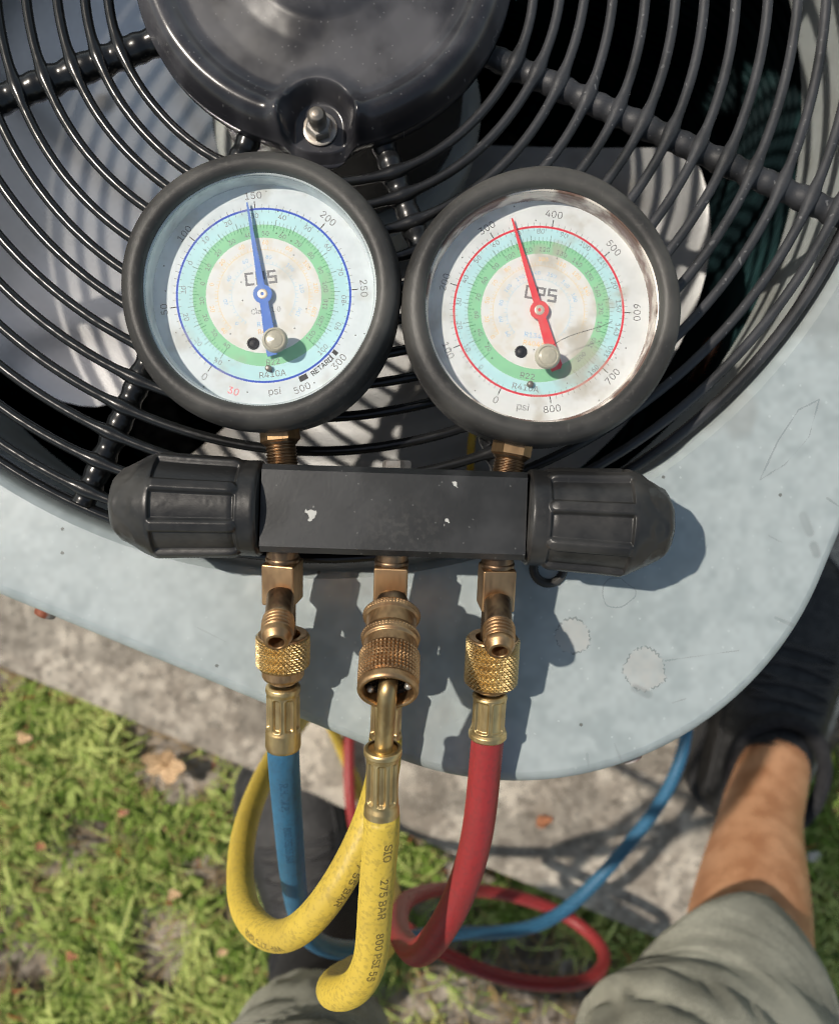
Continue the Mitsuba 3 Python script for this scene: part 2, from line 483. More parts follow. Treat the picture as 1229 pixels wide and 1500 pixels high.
PU, PV, PB = (-640.0, 626.0), 508.0, -520.0
PAD_TOP = GZ + 48
nu_, nv_ = 130, 110
uu, vv = np.meshgrid(np.linspace(PU[0], PU[1], nu_), np.linspace(PB, PV, nv_))
xy = CEN + uu[..., None] * U2 + vv[..., None] * V2
edge = np.minimum(np.minimum(uu - PU[0], PU[1] - uu), np.minimum(vv - PB, PV - vv))
zz = PAD_TOP - 6 * np.exp(-edge / 7) + 1.6 * (meshkit.fbm(np.stack([xy[..., 0] / 30, xy[..., 1] / 30, uu * 0], -1), 3) - 0.5)
top = grid_mesh(np.concatenate([xy, zz[..., None]], -1), closed_u=False, flip=True)
ring = np.concatenate([xy[0, :-1], xy[:-1, -1], xy[-1, :0:-1], xy[:0:-1, 0]])
rz = np.concatenate([zz[0, :-1], zz[:-1, -1], zz[-1, :0:-1], zz[:0:-1, 0]])
rj = 2.5 * (meshkit.noise(np.c_[ring / 25, ring[:, :1] * 0]) - 0.5)
side = grid_mesh(np.stack([np.c_[ring, rz], np.c_[ring + rj[:, None], rz - 25], np.c_[ring, rz * 0 + GZ - 40]]))
tag(add('concrete_pad', cat([top, side]), 'mat_concrete', smooth=40), 'weathered concrete slab under the unit', 'pavement', kind='structure')

# people's feet, so that grass keeps out of them
FEET = [((330, -322), (406, -62)), ((-95, -545), (-152, -268))]


def grass_mesh():
    V, Fc, C = [], [], []
    base = 0

    def clear(x, y):
        d = np.stack([x, y], -1) - CEN
        u, v = d @ U2, d @ V2
        edge_j = 10 * (meshkit.noise(np.stack([x / 40, y / 40, x * 0], -1)) - 0.5)
        ok = ~((u > PU[0] - 4 + edge_j) & (u < PU[1] + 4 + edge_j) & (v > PB - 4) & (v < PV + 2 + edge_j))
        for a, b in FEET:
            a, b = np.array(a), np.array(b)
            t = np.clip(((np.stack([x, y], -1) - a) @ (b - a)) / ((b - a) @ (b - a)), 0, 1)
            ok &= np.linalg.norm(np.stack([x, y], -1) - a - t[..., None] * (b - a), axis=-1) > 52
        return ok

    def blades(n, x0, x1, y0, y1, wide, patch=True, size=1.0, dead=False):
        nonlocal base
        x, y = rng.uniform(x0, x1, n), rng.uniform(y0, y1, n)
        ok = clear(x, y)
        if patch:
            f = meshkit.fbm(np.stack([x / 75, y / 75, x * 0 + 3], -1), 4)
            ok &= f + rng.uniform(-0.08, 0.08, n) < 0.54
        x, y = x[ok], y[ok]
        n = len(x)
        cl = meshkit.fbm(np.stack([x / 55, y / 55, x * 0 + 9], -1), 3)     # clumps
        a = rng.uniform(0, 2 * np.pi, n)
        if wide:
            L = rng.uniform(8, 20, n) * size
            W = L * rng.uniform(0.22, 0.42, n)
            rise = rng.uniform(3, 15, n) * (0.5 + cl)
            tilt = rng.uniform(-0.3, 0.75, n)
        else:
            L = rng.uniform(18, 46, n) * size * (0.6 + 0.8 * cl)
            W = rng.uniform(1.6, 3.4, n) * size
            rise = rng.uniform(0, 6, n)
            tilt = rng.uniform(0.25, 1.25, n)
            if dead:
                L, W, tilt, rise = L * 1.5, W * 0.45, tilt * 0.3, rise + rng.uniform(0, 14, n)
        dx, dy = np.cos(a), np.sin(a)
        z0 = np.full(n, GZ - 6.0) + rise
        ts = [0.0, 0.35, 0.7, 1.0]
        ws = [0.35, 1.0, 0.8, 0.03] if wide else [0.8, 1.0, 0.75, 0.05]
        bend = rng.uniform(0.2, 1.0, n)
        rows = []
        for t, w in zip(ts, ws):
            s = L * t
            el = tilt - bend * t
            hx = s * np.cos(el)
            hz = s * np.sin(el)
            cx, cy, cz = x + dx * hx, y + dy * hx, z0 + np.maximum(hz, -rise + 2)
            rows.append((np.stack([cx - dy * W * w / 2, cy + dx * W * w / 2, cz - (1.5 if wide else 0) * w], -1), np.stack([cx + dy * W * w / 2, cy - dx * W * w / 2, cz + 0.15 * W * w], -1)))
        vv_ = np.stack([q for r in rows for q in r], 1).reshape(-1, 3)
        k = np.arange(n)[:, None, None] * 8
        f1 = np.array([[0, 1, 3], [0, 3, 2], [2, 3, 5], [2, 5, 4], [4, 5, 7], [4, 7, 6]])
        Fc.append((k + f1[None]).reshape(-1, 3) + base)
        hue = rng.uniform(0, 1, n)
        if dead:
            hue = rng.uniform(0.966, 0.989, n)
        col = np.empty((n, 3))
        g1, g2, g3 = np.array([0.20, 0.31, 0.06]), np.array([0.60, 0.66, 0.24]), np.array([0.11, 0.17, 0.045])
        mixv = np.clip(cl * 1.7 - 0.3 + rng.uniform(-0.5, 0.5, n), 0, 1)[:, None]
        col = g1 * (1 - mixv) + g2 * mixv
        col = np.where((hue < 0.16)[:, None], g3, col)
        col = np.where((hue > 0.965)[:, None], np.array([0.36, 0.26, 0.13]), col)
        col = np.where((hue > 0.99)[:, None], np.array([0.34, 0.13, 0.06]), col)
        C.append(np.repeat(col, 8, 0))
        V.append(vv_)
        base += n * 8

    blades(76000, -760, 860, -1000, -60, False)
    blades(52000, -760, 860, -1000, -60, True)
    blades(6000, -760, 860, -1000, -60, False, False, 1.0, True)
    blades(22000, -2600, 2600, -2600, 2600, False, True, 1.9)
    blades(9000, -2600, 2600, -2600, 2600, True, True, 1.9)
    return trimesh.Trimesh(np.concatenate(V), np.concatenate(Fc), process=False), np.concatenate(C)


gm, gc = grass_mesh()
tag(add('grass', gm, 'mat_grass', smooth=False, color=gc), 'weedy green lawn grass growing in patches beside the slab', 'grass', kind='stuff')


# ------------------------------------------------------------------ the condensing unit
AC = 'air_conditioner'
labels[AC] = {'label': 'grey outdoor air conditioner with a round black wire fan grille on its top', 'category': 'air conditioner'}
HALF, RC = 265.0, 127.0
R_OPEN = 224.0


def square_r(th, half, rc):
    """distance from the centre to a rounded square's boundary along th (in the unit's frame)"""
    c, s = np.abs(np.cos(th)), np.abs(np.sin(th))
    r = half / np.maximum(c, s)
    k = half - rc
    x, y = r * c, r * s
    corner = (x > k) & (y > k)
    b = k * (c + s)
    rc_ = b + np.sqrt(np.maximum(b * b - (2 * k * k - rc * rc), 0))
    return np.where(corner, rc_, r)


NTH = 480
th = np.arange(NTH) * 2 * np.pi / NTH
rows = []
for dr_, z in [(2.6, -16), (2.4, -8), (1.6, -3.2), (0.9, -1.6), (0, -0.6)]:
    rows.append((R_OPEN - 0.4 + (2.6 - dr_) * 1.6, z, None))
Rin = R_OPEN + 4.5
out = []
for rr, z, _ in rows:
    out.append((np.full(NTH, rr), np.full(NTH, float(z))))
for t in np.linspace(0, 1, 9):
    out.append(((Rin) * (1 - t) + (square_r(th, HALF, RC) - 5.5) * t, np.full(NTH, 0.0)))
for dd, z in [(4.6, -0.3), (3.2, -0.9), (1.6, -2.2), (0.5, -4.2), (0.0, -6.5), (-0.3, -14), (-0.6, -28), (2.0, -28.2)]:
    out.append((square_r(th, HALF, RC) - dd, np.full(NTH, float(z))))
V = np.stack([np.stack([CEN[0] + r * (np.cos(th) * U2[0] + np.sin(th) * V2[0]), CEN[1] + r * (np.cos(th) * U2[1] + np.sin(th) * V2[1]), z], -1) for r, z in out])
tag(add(AC + '__top_panel', grid_mesh(V, flip=True), 'mat_panel', smooth=35), 'blue grey painted sheet metal top with dried water stains')


def sq_loop(half, rc, z, n=240):
    t = np.arange(n) * 2 * np.pi / n
    r = square_r(t, half, rc)
    return np.stack([CEN[0] + r * (np.cos(t) * U2[0] + np.sin(t) * V2[0]), CEN[1] + r * (np.cos(t) * U2[1] + np.sin(t) * V2[1]), np.full(n, float(z))], -1)


# cabinet with pressed louvres
zs = np.arange(-20, PAD_TOP + 0.1, -6.0)
rows = [sq_loop(HALF - 9, RC - 6, -18)]
for k, z in enumerate(np.arange(-30, PAD_TOP + 60, -24.0)):
    rows += [sq_loop(HALF - 5, RC - 4, z), sq_loop(HALF - 5, RC - 4, z - 16), sq_loop(HALF - 11, RC - 8, z - 18), sq_loop(HALF - 10, RC - 8, z - 23)]
rows += [sq_loop(HALF - 4, RC - 4, rows[-1][0, 2] - 3), sq_loop(HALF - 4, RC - 4, PAD_TOP - 1)]
add(AC + '__cabinet', grid_mesh(np.stack(rows)), 'mat_shroud', smooth=30)

# condenser coil inside: tubes and fins seen as horizontal ribs
rows = []
for z in np.arange(-104, PAD_TOP + 20, -11.0):
    rows += [sq_loop(HALF - 24, 100, z), sq_loop(HALF - 26, 100, z - 3), sq_loop(HALF - 26, 100, z - 6), sq_loop(HALF - 24, 100, z - 9)]
add(AC + '__condenser_coil', grid_mesh(np.stack(rows), flip=True), 'mat_coil', smooth=30)
add(AC + '__base_pan', trimesh.creation.cylinder(244, 3, sections=64, transform=trimesh.transformations.translation_matrix([CEN[0], CEN[1], PAD_TOP + 8])), 'mat_motor')
# copper stub seen through the gap on the right
c = curve([P(1022, 558, -215), P(1030, 545, -200), P(1040, 522, -190), P(1046, 500, -188)], 24)
add(AC + '__copper_pipe', sweep(c, 6.0, 16), 'mat_copper')
add(AC + '__motor_lead', sweep(curve([P(688, 715, -120), P(689, 680, -110), P(690, 655, -105), P(694, 628, -115)], 20), 2.0, 10), 'mat_wire_yellow')

# fan orifice: the sheet metal ring under the opening
prof = [(R_OPEN + 6, -8), (R_OPEN + 3.5, -14), (R_OPEN + 2.5, -40), (R_OPEN + 3, -98), (R_OPEN + 7, -103), (R_OPEN + 22, -104)]
m = surf(resample(prof, 40), nu=200)
m.vertices += [CEN[0], CEN[1], 0]
add(AC + '__fan_orifice', m, 'mat_shroud', smooth=50)

# fan blades: three wide swept blades
def blade(a0, a1, rt0, rt1, ribs=0.0):
    n, k = 60, 34
    t = np.linspace(0, 1, n)
    s = np.linspace(0, 1, k)
    V = np.empty((n, k, 3))
    for j, sj in enumerate(s):
        r0 = 64.0
        # edges: leading and trailing edge sweep with the radius
        lo = a0 + 4 * (1 - sj) ** 1.5 + 13 * max(0, (sj - 0.78) / 0.22) ** 2.4
        hi = a1 - 26 * (1 - sj) ** 1.3 - 6 * max(0, (sj - 0.86) / 0.14) ** 3
        ang = np.radians(lo + (hi - lo) * t)
        rt = rt0 + (rt1 - rt0) * np.clip(t / 0.45, 0, 1) ** 0.7
        r = r0 + (rt - r0) * sj
        camber = 4 * np.sin(np.pi * t) * sj
        rib = 2.6 * np.exp(-((r - 150) / 5.0) ** 2) + 2.2 * np.exp(-((r - 176) / 4.0) ** 2)
        rib = rib * ribs
        z = -134 + 20 * sj + (0.5 - t) * (34 - 8 * sj) + camber + rib * np.clip(6 * t, 0, 1) * np.clip(6 * (1 - t), 0, 1)
        V[:, j] = np.stack([CEN[0] + r * np.cos(ang), CEN[1] - r * np.sin(ang), z], -1)
    top_ = grid_mesh(V, closed_u=False)
    W = V.copy()
    W[..., 2] -= 1.2
    bot = grid_mesh(W, closed_u=False, flip=True)
    return cat([top_, bot])


add(AC + '__fan_blade', blade(6, 119, 193, 218, 1.0), 'mat_blade_dusty', smooth=60)
add(AC + '__fan_blade', blade(128, 241, 214, 221), 'mat_blade', smooth=60)
add(AC + '__fan_blade', blade(250, 322, 190, 219), 'mat_blade', smooth=60)
m = surf(resample([(0, -150), (64, -150), (68, -146), (68, -104), (64, -100), (0, -100)], 40), nu=64)
m.vertices += [CEN[0], CEN[1], 0]
add(AC + '__fan_hub', m, 'mat_shroud', smooth=40)
m = surf(resample([(0, -98), (55, -98), (58, -94), (58, 2), (0, 2)], 40), nu=80)
m.vertices += [CEN[0], CEN[1], 0]
add(AC + '__fan_motor', m, 'mat_motor', smooth=40)

# wire grille: rings and spokes coated in black
GC = np.array([-37.3, 204.0])
SPOKES = [24.5, 69.8, 114.5, 159.5, 204.5, 249.5, 294.5, 339.5]
RINGS = [311, 348, 387, 430, 475, 519, 563, 607, 651, 697, 742, 786, 828]
GR = AC + '__fan_grille'
m = surf(resample([(219.6, -3), (221.8, -5), (223.8, -3), (223.6, 0.5), (221.8, 1.6), (219.8, 0.5), (219.6, -3)], 24), nu=240)
m.vertices += [GC[0], GC[1], 0]
scene_key = add(GR, m, 'mat_wire', smooth=60)
tag(scene_key, 'black plastic coated wire guard of concentric rings')
sp_ang = np.radians(SPOKES)
for k, rp in enumerate(RINGS):
    r = rp / 3.865
    n = 420
    t = np.arange(n) * 2 * np.pi / n
    dth = np.min(np.abs((t[:, None] - sp_ang[None] + np.pi) % (2 * np.pi) - np.pi), 1) * r
    wob = 0.5 * np.sin(t * 3 + k * 1.7) + 0.25 * np.sin(t * 7 + k)
    rad = 1.9 + 1.15 * np.exp(-(dth / 4.6) ** 2)
    c = np.stack([GC[0] + (r + wob) * np.cos(t), GC[1] - (r + wob) * np.sin(t), 3.2 + 1.2 * np.sin(t * 2 + k) * 0.3 - 0.8 * np.exp(-(dth / 5) ** 2)], -1)
    add(GR + '__ring', sweep(c, rad, 14, closed=True), 'mat_wire', smooth=True)
rr_ = np.array(RINGS) / 3.865
for k, a in enumerate(sp_ang):
    n = 260
    r = np.linspace(60, 221, n)
    dn = np.min(np.abs(r[:, None] - rr_[None]), 1)
    big = 5.35 if k in (3, 4) else 4.5
    rad = big + 0.55 * np.exp(-(dn / 2.6) ** 2) - 0.25 * np.sin(r * 0.9)
    c = np.stack([GC[0] + r * np.cos(a), GC[1] - r * np.sin(a), np.full(n, -1.2)], -1)
    add(GR + '__spoke', sweep(c, rad, 20), 'mat_wire', smooth=True)

# motor cap: black moulded dome with a raised rim and three bolt recesses
CAPC = np.array([-35.6, 206.0])


def cap_mesh():
    R0 = 71.0
    nr, nt = 150, 420
    rr = np.linspace(0.0, 1.0, nr) ** 0.9 * R0
    t = np.arange(nt) * 2 * np.pi / nt
    RR, TT = np.meshgrid(rr, t, indexing='ij')
    z = np.interp(RR, [0, 16, 20, 27, 35, 46, 53, 56, 58.5, 60.5, 62.5, 64.5, 66.5, 68.5, 70.3, 71], [20.5, 20.5, 20.0, 16.0, 14.4, 13.6, 13.4, 14.4, 16.8, 18.1, 18.5, 18.0, 16.4, 13.4, 9.5, 7.5])
    # smooth the profile
    prof = np.interp(rr, rr, z[:, 0])
    k = np.ones(5) / 5
    pad = np.r_[np.full(2, prof[0]), prof, np.full(2, prof[-1])]
    prof = np.convolve(pad, k, 'valid')
    z = np.repeat(prof[:, None], nt, 1)
    X, Y = RR * np.cos(TT), RR * np.sin(TT)
    for a in BOLTS:
        bx, by = 62.5 * np.cos(a), 62.5 * np.sin(a)
        ex, ey = np.cos(a), np.sin(a)
        al = (X - bx) * ex + (Y - by) * ey
        ac = -(X - bx) * ey + (Y - by) * ex
        d = np.where(al > 0, np.abs(ac), np.hypot(al, ac))
        s = np.clip((d - 9.0) / 5.5, 0, 1)
        s = s * s * (3 - 2 * s)
        ridge = 2.2 * np.exp(-((d - 14.5) / 3.0) ** 2) * np.clip((70 - RR) / 6, 0, 1)
        z = z * s + 6.4 * (1 - s) + ridge * np.where(al > 6, 0.4, 1.0)
    lobe = np.zeros_like(TT)
    for a in BOLTS:
        da = (TT - a + np.pi) % (2 * np.pi) - np.pi
        lobe += np.exp(-(da * R0 / 10.5) ** 4)
    gx_ = np.clip((RR - 50) / 21, 0, 1)
    k2 = 1 + 0.075 * lobe * gx_ * gx_
    X, Y = X * k2, Y * k2
    z = np.where(RR > 68.0, np.minimum(z, z * (1 - lobe) + lobe * np.maximum(z * 0 + 6.2 - 1.5 * (RR - 68), 1.5)), z)
    z += 0.35 * (meshkit.fbm(np.stack([X / 16, Y / 16, X * 0], -1), 3) - 0.5)
    top_ = np.stack([X, Y, z], -1)
    rim = np.stack([top_[-1] * [1.0, 1.0, 0] + [0, 0, 3.5], top_[-1] * [0.97, 0.97, 0] + [0, 0, 3.0], top_[-1] * [0.9, 0.9, 0] + [0, 0, 4.0]])
    m = grid_mesh(np.concatenate([top_, rim]), flip=True)
    m.vertices += [CAPC[0], CAPC[1], 0]
    return m


bolt_p = P(468, 203, 8)
a0 = math.atan2(bolt_p[1] - CAPC[1], bolt_p[0] - CAPC[0])
BOLTS = [a0 + k * 2 * np.pi / 3 for k in range(3)]
cm = cap_mesh()
trimesh.repair.fix_normals(cm)
tag(add(AC + '__motor_cap', cm, 'mat_cap', smooth=True), 'dusty black moulded motor cover with a bolt recess')
# a flat tab of the cap under the front nut
ax = np.array([math.cos(a0), math.sin(a0)])
for k, a in enumerate(BOLTS):
    ex = np.array([math.cos(a), math.sin(a)])
    bp = np.r_[CAPC + 63.0 * ex, 6.6]
    tip = np.r_[bp[:2], 40]
    wash = surf(resample([(2.0, 0), (6.3, 0), (6.6, 0.4), (6.3, 1.1), (2.0, 1.2)], 14), nu=40)
    add(AC + '__washer', along(wash, bp, tip), 'mat_steel', smooth=40)
    add(AC + '__hex_nut', along(hexnut(5.0, 1.2, 5.2), bp, tip, roll=0.3), 'mat_steel', smooth=20)
    stud = surf(resample([(0, 0), (3.2, 0), (3.2, 7.5), (3.4, 8.0), (3.4, 11.0), (2.6, 12.7), (1.2, 13.4), (0, 13.5)], 60), nu=28)
    add(AC + '__stud', along(stud, bp, tip), 'mat_steel', smooth=40)

# rubber grommet in the panel and screws in the panel's skirt
gp = P(804, 833, 1.0)
g = surf(resample([(3.6, -3), (4.2, 0.4), (5.2, 1.3), (6.3, 1.2), (7.2, 0.2), (7.4, -1)], 24), nu=48)
g.vertices += gp
add(AC + '__grommet', g, 'mat_rubber', smooth=60)
for (u, v, du, dv) in [(-11, HALF - 1, 0, 1), (138 + 0.69 * 126, 138 + 0.72 * 126, 0.69, 0.72), (-225, HALF - 1, 0, 1), (HALF - 1, -60, 1, 0), (HALF - 1, 100, 1, 0)]:
    A = np.r_[uv2(u, v), -16]
    dd = du * U2 + dv * V2
    scr = surf(resample([(0, 0), (6.5, 0), (6.5, 1.0), (4.2, 1.4), (4.2, 5.0), (3.4, 5.6), (0, 5.7)], 30), nu=24)
    add(AC + '__screw', along(scr, A, A + np.r_[dd, 0]), 'mat_rust', smooth=30)

# ------------------------------------------------------------------ the gauge manifold
GM = 'gauge_manifold'
labels[GM] = {'label': 'black two valve refrigerant manifold with two round pressure gauges lying on the grille', 'category': 'pressure gauge'}
HM = 28.0                                  # height of the manifold's axis above the panel
MROT = -math.radians(1.9)
mx = np.array([math.cos(MROT), math.sin(MROT), 0])
my = np.array([-math.sin(MROT), math.cos(MROT), 0])
MC = P(577, 750, 34)
MC[2] = HM


def M_at(x, y, z=0.0):
    return MC + x * mx + y * my + [0, 0, z]


# body: chamfered bar, the ends cut by shallow arcs
half_l, half_h, half_d, chm = 44.6, 14.9, 11.0, 2.0
sec = Polygon([(-half_h + chm, half_d), (half_h - chm, half_d), (half_h, half_d - chm), (half_h, -half_d + chm), (half_h - chm, -half_d), (-half_h + chm, -half_d), (-half_h, -half_d + chm), (-half_h, half_d - chm)])
cs = m3.CrossSection([np.array(sec.exterior.coords)[:-1][::-1] if not sec.exterior.is_ccw else np.array(sec.exterior.coords)[:-1]])
bar = m3.Manifold.extrude(cs, 2 * half_l)            # section x -> height, y -> depth, along z
bar = bar.translate([0, 0, -half_l])
bar = to_mesh(bar)
q = np.asarray(bar.vertices)
bar.vertices = MC + q[:, 2:3] * mx + q[:, :1] * my + q[:, 1:2] * np.array([0, 0, 1])
trimesh.repair.fix_normals(bar)
tag(add(GM + '__manifold_block', bar, 'mat_block', smooth=25), 'scuffed black metal manifold bar with chipped paint')


def knob_mesh(L, phase):
    """valve knob along +z: z = 0 at the block, z = L at the domed end"""
    ns, nu = 170, 320
    z = np.linspace(0, 1, ns) * L
    base = np.interp(z / L, [0, 0.012, 0.03, 0.13, 0.18, 0.5, 0.66, 0.70, 0.78, 0.88, 0.95, 0.985, 1.0],
                     [15.0, 16.4, 16.8, 16.6, 17.4, 18.0, 18.5, 18.6, 17.2, 14.8, 12.6, 10.5, 8.2])
    kk = np.ones(5) / 5
    base = np.convolve(np.r_[np.full(2, base[0]), base, np.full(2, base[-1])], kk, 'valid')
    t = np.arange(nu) * 2 * np.pi / nu
    ZL, TT = np.meshgrid(z / L, t, indexing='ij')
    R = np.repeat(base[:, None], nu, 1)
    per = 2 * np.pi / 8
    a = (TT - phase + per / 2) % per - per / 2            # 0 on a rib

    def st(e0, e1, x):
        q = np.clip((x - e0) / (e1 - e0), 0, 1)
        return q * q * (3 - 2 * q)
    arc = a * R
    # wide recessed panels between the ribs, ending in a step at the shoulder
    inpan = st(0.135, 0.155, ZL) * (1 - st(0.672, 0.682, ZL)) * st(2.0, 2.7, np.abs(arc))
    R = R - 1.25 * inpan
    # narrow raised ribs with a rounded end
    zz = np.maximum(0, (0.165 - ZL) * L)
    rib = (1 - st(1.2, 2.4, np.hypot(arc, zz))) * (1 - st(0.66, 0.70, ZL))
    R = R + 0.75 * rib
    # flats at the tapering end and round dimples
    b = (TT - phase) % per - per / 2                      # 0 between ribs
    end = st(0.70, 0.80, ZL)
    R = R * (1 - end * 0.045 * (np.cos(8 * (TT - phase)) * 0.5 + 0.5))
    dim = np.hypot(b * R, (ZL - 0.87) * L * 1.15)
    R = R - 0.55 * (1 - st(2.0, 5.0, dim))
    V = np.stack([R * np.cos(TT), R * np.sin(TT), ZL * L], -1)
    endc = np.stack([V[-1] * [0.6, 0.6, 1] + [0, 0, 0.5], V[-1] * [0, 0, 1] + [0, 0, 0.7]])
    st0 = V[:1] * [0, 0, 1]
    return grid_mesh(np.concatenate([st0, V, endc]))


kl = knob_mesh(51.5, math.radians(68))
tag(add(GM + '__valve_knob', along(kl, M_at(-half_l - 0.6, -0.3), M_at(-100, -0.3)), 'mat_knob', smooth=True), 'black ribbed valve knob on the left')
kr = knob_mesh(50.0, math.radians(76))
tag(add(GM + '__valve_knob', along(kr, M_at(half_l + 0.6, -0.2), M_at(100, -1.4)), 'mat_knob', smooth=True), 'black ribbed valve knob on the right')
# small hex plug on the block's upper side
pl = P(577, 690, HM + 3)
add(GM + '__hex_plug', along(hexnut(5.2, -2, 3.2, 0.5), M_at(0.3, half_h - 0.2, 1), M_at(0.3, 60, 1), roll=0.25), 'mat_dull_steel', smooth=15)


def threads(r, z0, z1, pitch, amp, n=90):
    z = np.linspace(z0, z1, n)
    return [(r + amp * math.sin(2 * math.pi * q / pitch), q) for q in z]


def flare_port(key, A, B):
    """open threaded flare port from A towards B"""
    L = np.linalg.norm(B - A)
    neck = surf(resample([(0, 0), (4.7, 0), (4.7, L - 11.2), (4.2, L - 10.6)], 30), nu=40)
    add(key + '__port_neck', along(neck, A, B), 'mat_brass_dark', smooth=40)
    prof = [(3.9, L - 11.0), (5.3, L - 10.6)] + threads(5.1, L - 10.2, L - 4.4, 1.45, 0.42) + [(5.2, L - 4.0), (5.15, L - 2.6), (4.9, L - 2.2), (3.9, L - 0.2), (3.5, L), (2.75, L), (2.45, L - 0.5), (2.4, L - 7), (0, L - 7.2)]
    add(key + '__flare_port', along(surf(prof, nu=48), A, B), 'mat_brass_bronze', smooth=50)


def tee(key, px_neck, line_pts, roll, port=None):
    """a tee under the block: neck, square body along the line, optional parked port"""
    A, B = line_pts
    d = unit(B - A)
    nk = surf(resample([(0, -4), (5.6, -4), (5.6, 0.6), (6.0, 1.0), (6.0, 2.2), (5.2, 2.6), (0, 2.6)], 40), nu=36)
    add(key + '__collar', along(nk, A, B), 'mat_brass_dark', smooth=40)
    body = rbox(11.6, 11.6, 15.0, 0.7)
    body.vertices = body.vertices + [0, 0, 2.4 + 7.5]
    add(key, along(body, A, B, roll=roll), 'mat_brass_bronze', smooth=40)
    st = surf(resample([(0, 17), (4.6, 17), (4.6, 40), (0, 40)], 20), nu=30)
    add(key + '__tail', along(st, A, B), 'mat_brass_dark', smooth=40)


def knurl(r, z0, z1, nteeth, amp, kind='diamond'):
    nu = nteeth * 8
    nz = max(12, int((z1 - z0) / (2 * math.pi * r / nu)))
    z = np.linspace(z0, z1, nz)
    t = np.arange(nu) * 2 * np.pi / nu
    Z, TT = np.meshgrid(z, t, indexing='ij')
    s = TT * nteeth / (2 * np.pi)
    w = Z / (2 * math.pi * r / nteeth)
    tri = lambda q: np.abs(2 * (q - np.floor(q + 0.5)))
    if kind == 'diamond':
        h = np.minimum(1 - tri((s + w * 0.9)), 1 - tri((s - w * 0.9)))
    else:
        h = np.minimum(np.minimum(1, 1.6 * (1 - tri(s))), 1.6 * (1 - tri(w)))
    e = np.clip(np.minimum(Z - z0, z1 - Z) / 0.5, 0, 1)
    R = r + amp * (h - 0.5) * e - (1 - e) * amp * 0.6
    return grid_mesh(np.stack([R * np.cos(TT), R * np.sin(TT), Z], -1))


def ferrule_prof(L, r, flange=False):
    if flange:
        return [(0, 0), (r - 0.8, 0), (r, 0.9), (r, L - 3.0), (r + 0.7, L - 2.2), (r + 0.8, L - 0.7), (r + 0.3, L), (r - 1.2, L)]
    return [(0, 0), (r - 1.0, 0), (r - 0.1, 0.8), (r + 0.1, 2.2), (r - 0.35, 3.6), (r - 0.3, L * 0.66), (r + 0.15, L * 0.72), (r + 0.25, L - 0.8), (r, L), (r - 1.2, L)]


def ferrule(L, r, nslot=8, phase=0.0, z0=0.16, z1=0.66, width=0.30, flange=False, depth=1.0):
    prof = resample(ferrule_prof(L, r, flange), 110)

    def rad(t, R, Z):
        per = 2 * np.pi / nslot
        a = np.abs((t - phase + per / 2) % per - per / 2)
        w = width * per
        d = np.hypot(np.maximum(0, (a - w + 0.10) * r) + 0, np.maximum(0, np.maximum(z0 * L + 1 - Z, Z - z1 * L + 1)))
        s = np.clip((d - 0.35) / 0.75, 0, 1)
        return R - depth * (1 - s * s * (3 - 2 * s)) * (R > r * 0.7) + 0.12 * np.exp(-((d - 1.2) / 0.3) ** 2) * (R > r * 0.7)
    return surf(prof, rad, nu=240)


def hose_tube(key, pts, r, matk, n=320, sides=28):
    c = curve(pts, n)
    add(key, sweep(c, r, sides), matk, smooth=True)
    return c


def wrap_text(c, r, s0, text, height, off=0.0, lift=0.05, flip=False, bold=True):
    """lettering printed along a hose, starting s0 mm from its start, facing the sky"""
    tm = meshkit.text_mesh(text, height, depth=0.05, bold=bold)
    q = np.asarray(tm.vertices)
    seg = np.r_[0, np.cumsum(np.linalg.norm(np.diff(c, axis=0), axis=1))]
    s = s0 + q[:, 0]
    C = np.stack([np.interp(s, seg, c[:, k]) for k in range(3)], -1)
    tg = np.gradient(c, axis=0)
    tg /= np.linalg.norm(tg, axis=1, keepdims=True)
    t = np.stack([np.interp(s, seg, tg[:, k]) for k in range(3)], -1)
    t /= np.linalg.norm(t, axis=1, keepdims=True)
    e1 = np.array([0, 0, D]) - C
    e1 -= t * (e1 * t).sum(1, keepdims=True)
    e1 /= np.linalg.norm(e1, axis=1, keepdims=True)
    e2 = np.cross(e1, t)
    a = (q[:, 1] - height / 2) / r + off
    R = (r + lift + q[:, 2])[:, None]
    tm.vertices = C + R * (np.cos(a)[:, None] * e1 + np.sin(a)[:, None] * e2)
    return tm


# --- gauges
def rot2(a, b, ang):
    c, s = math.cos(ang), math.sin(ang)
    return c * a - s * b, s * a + c * b


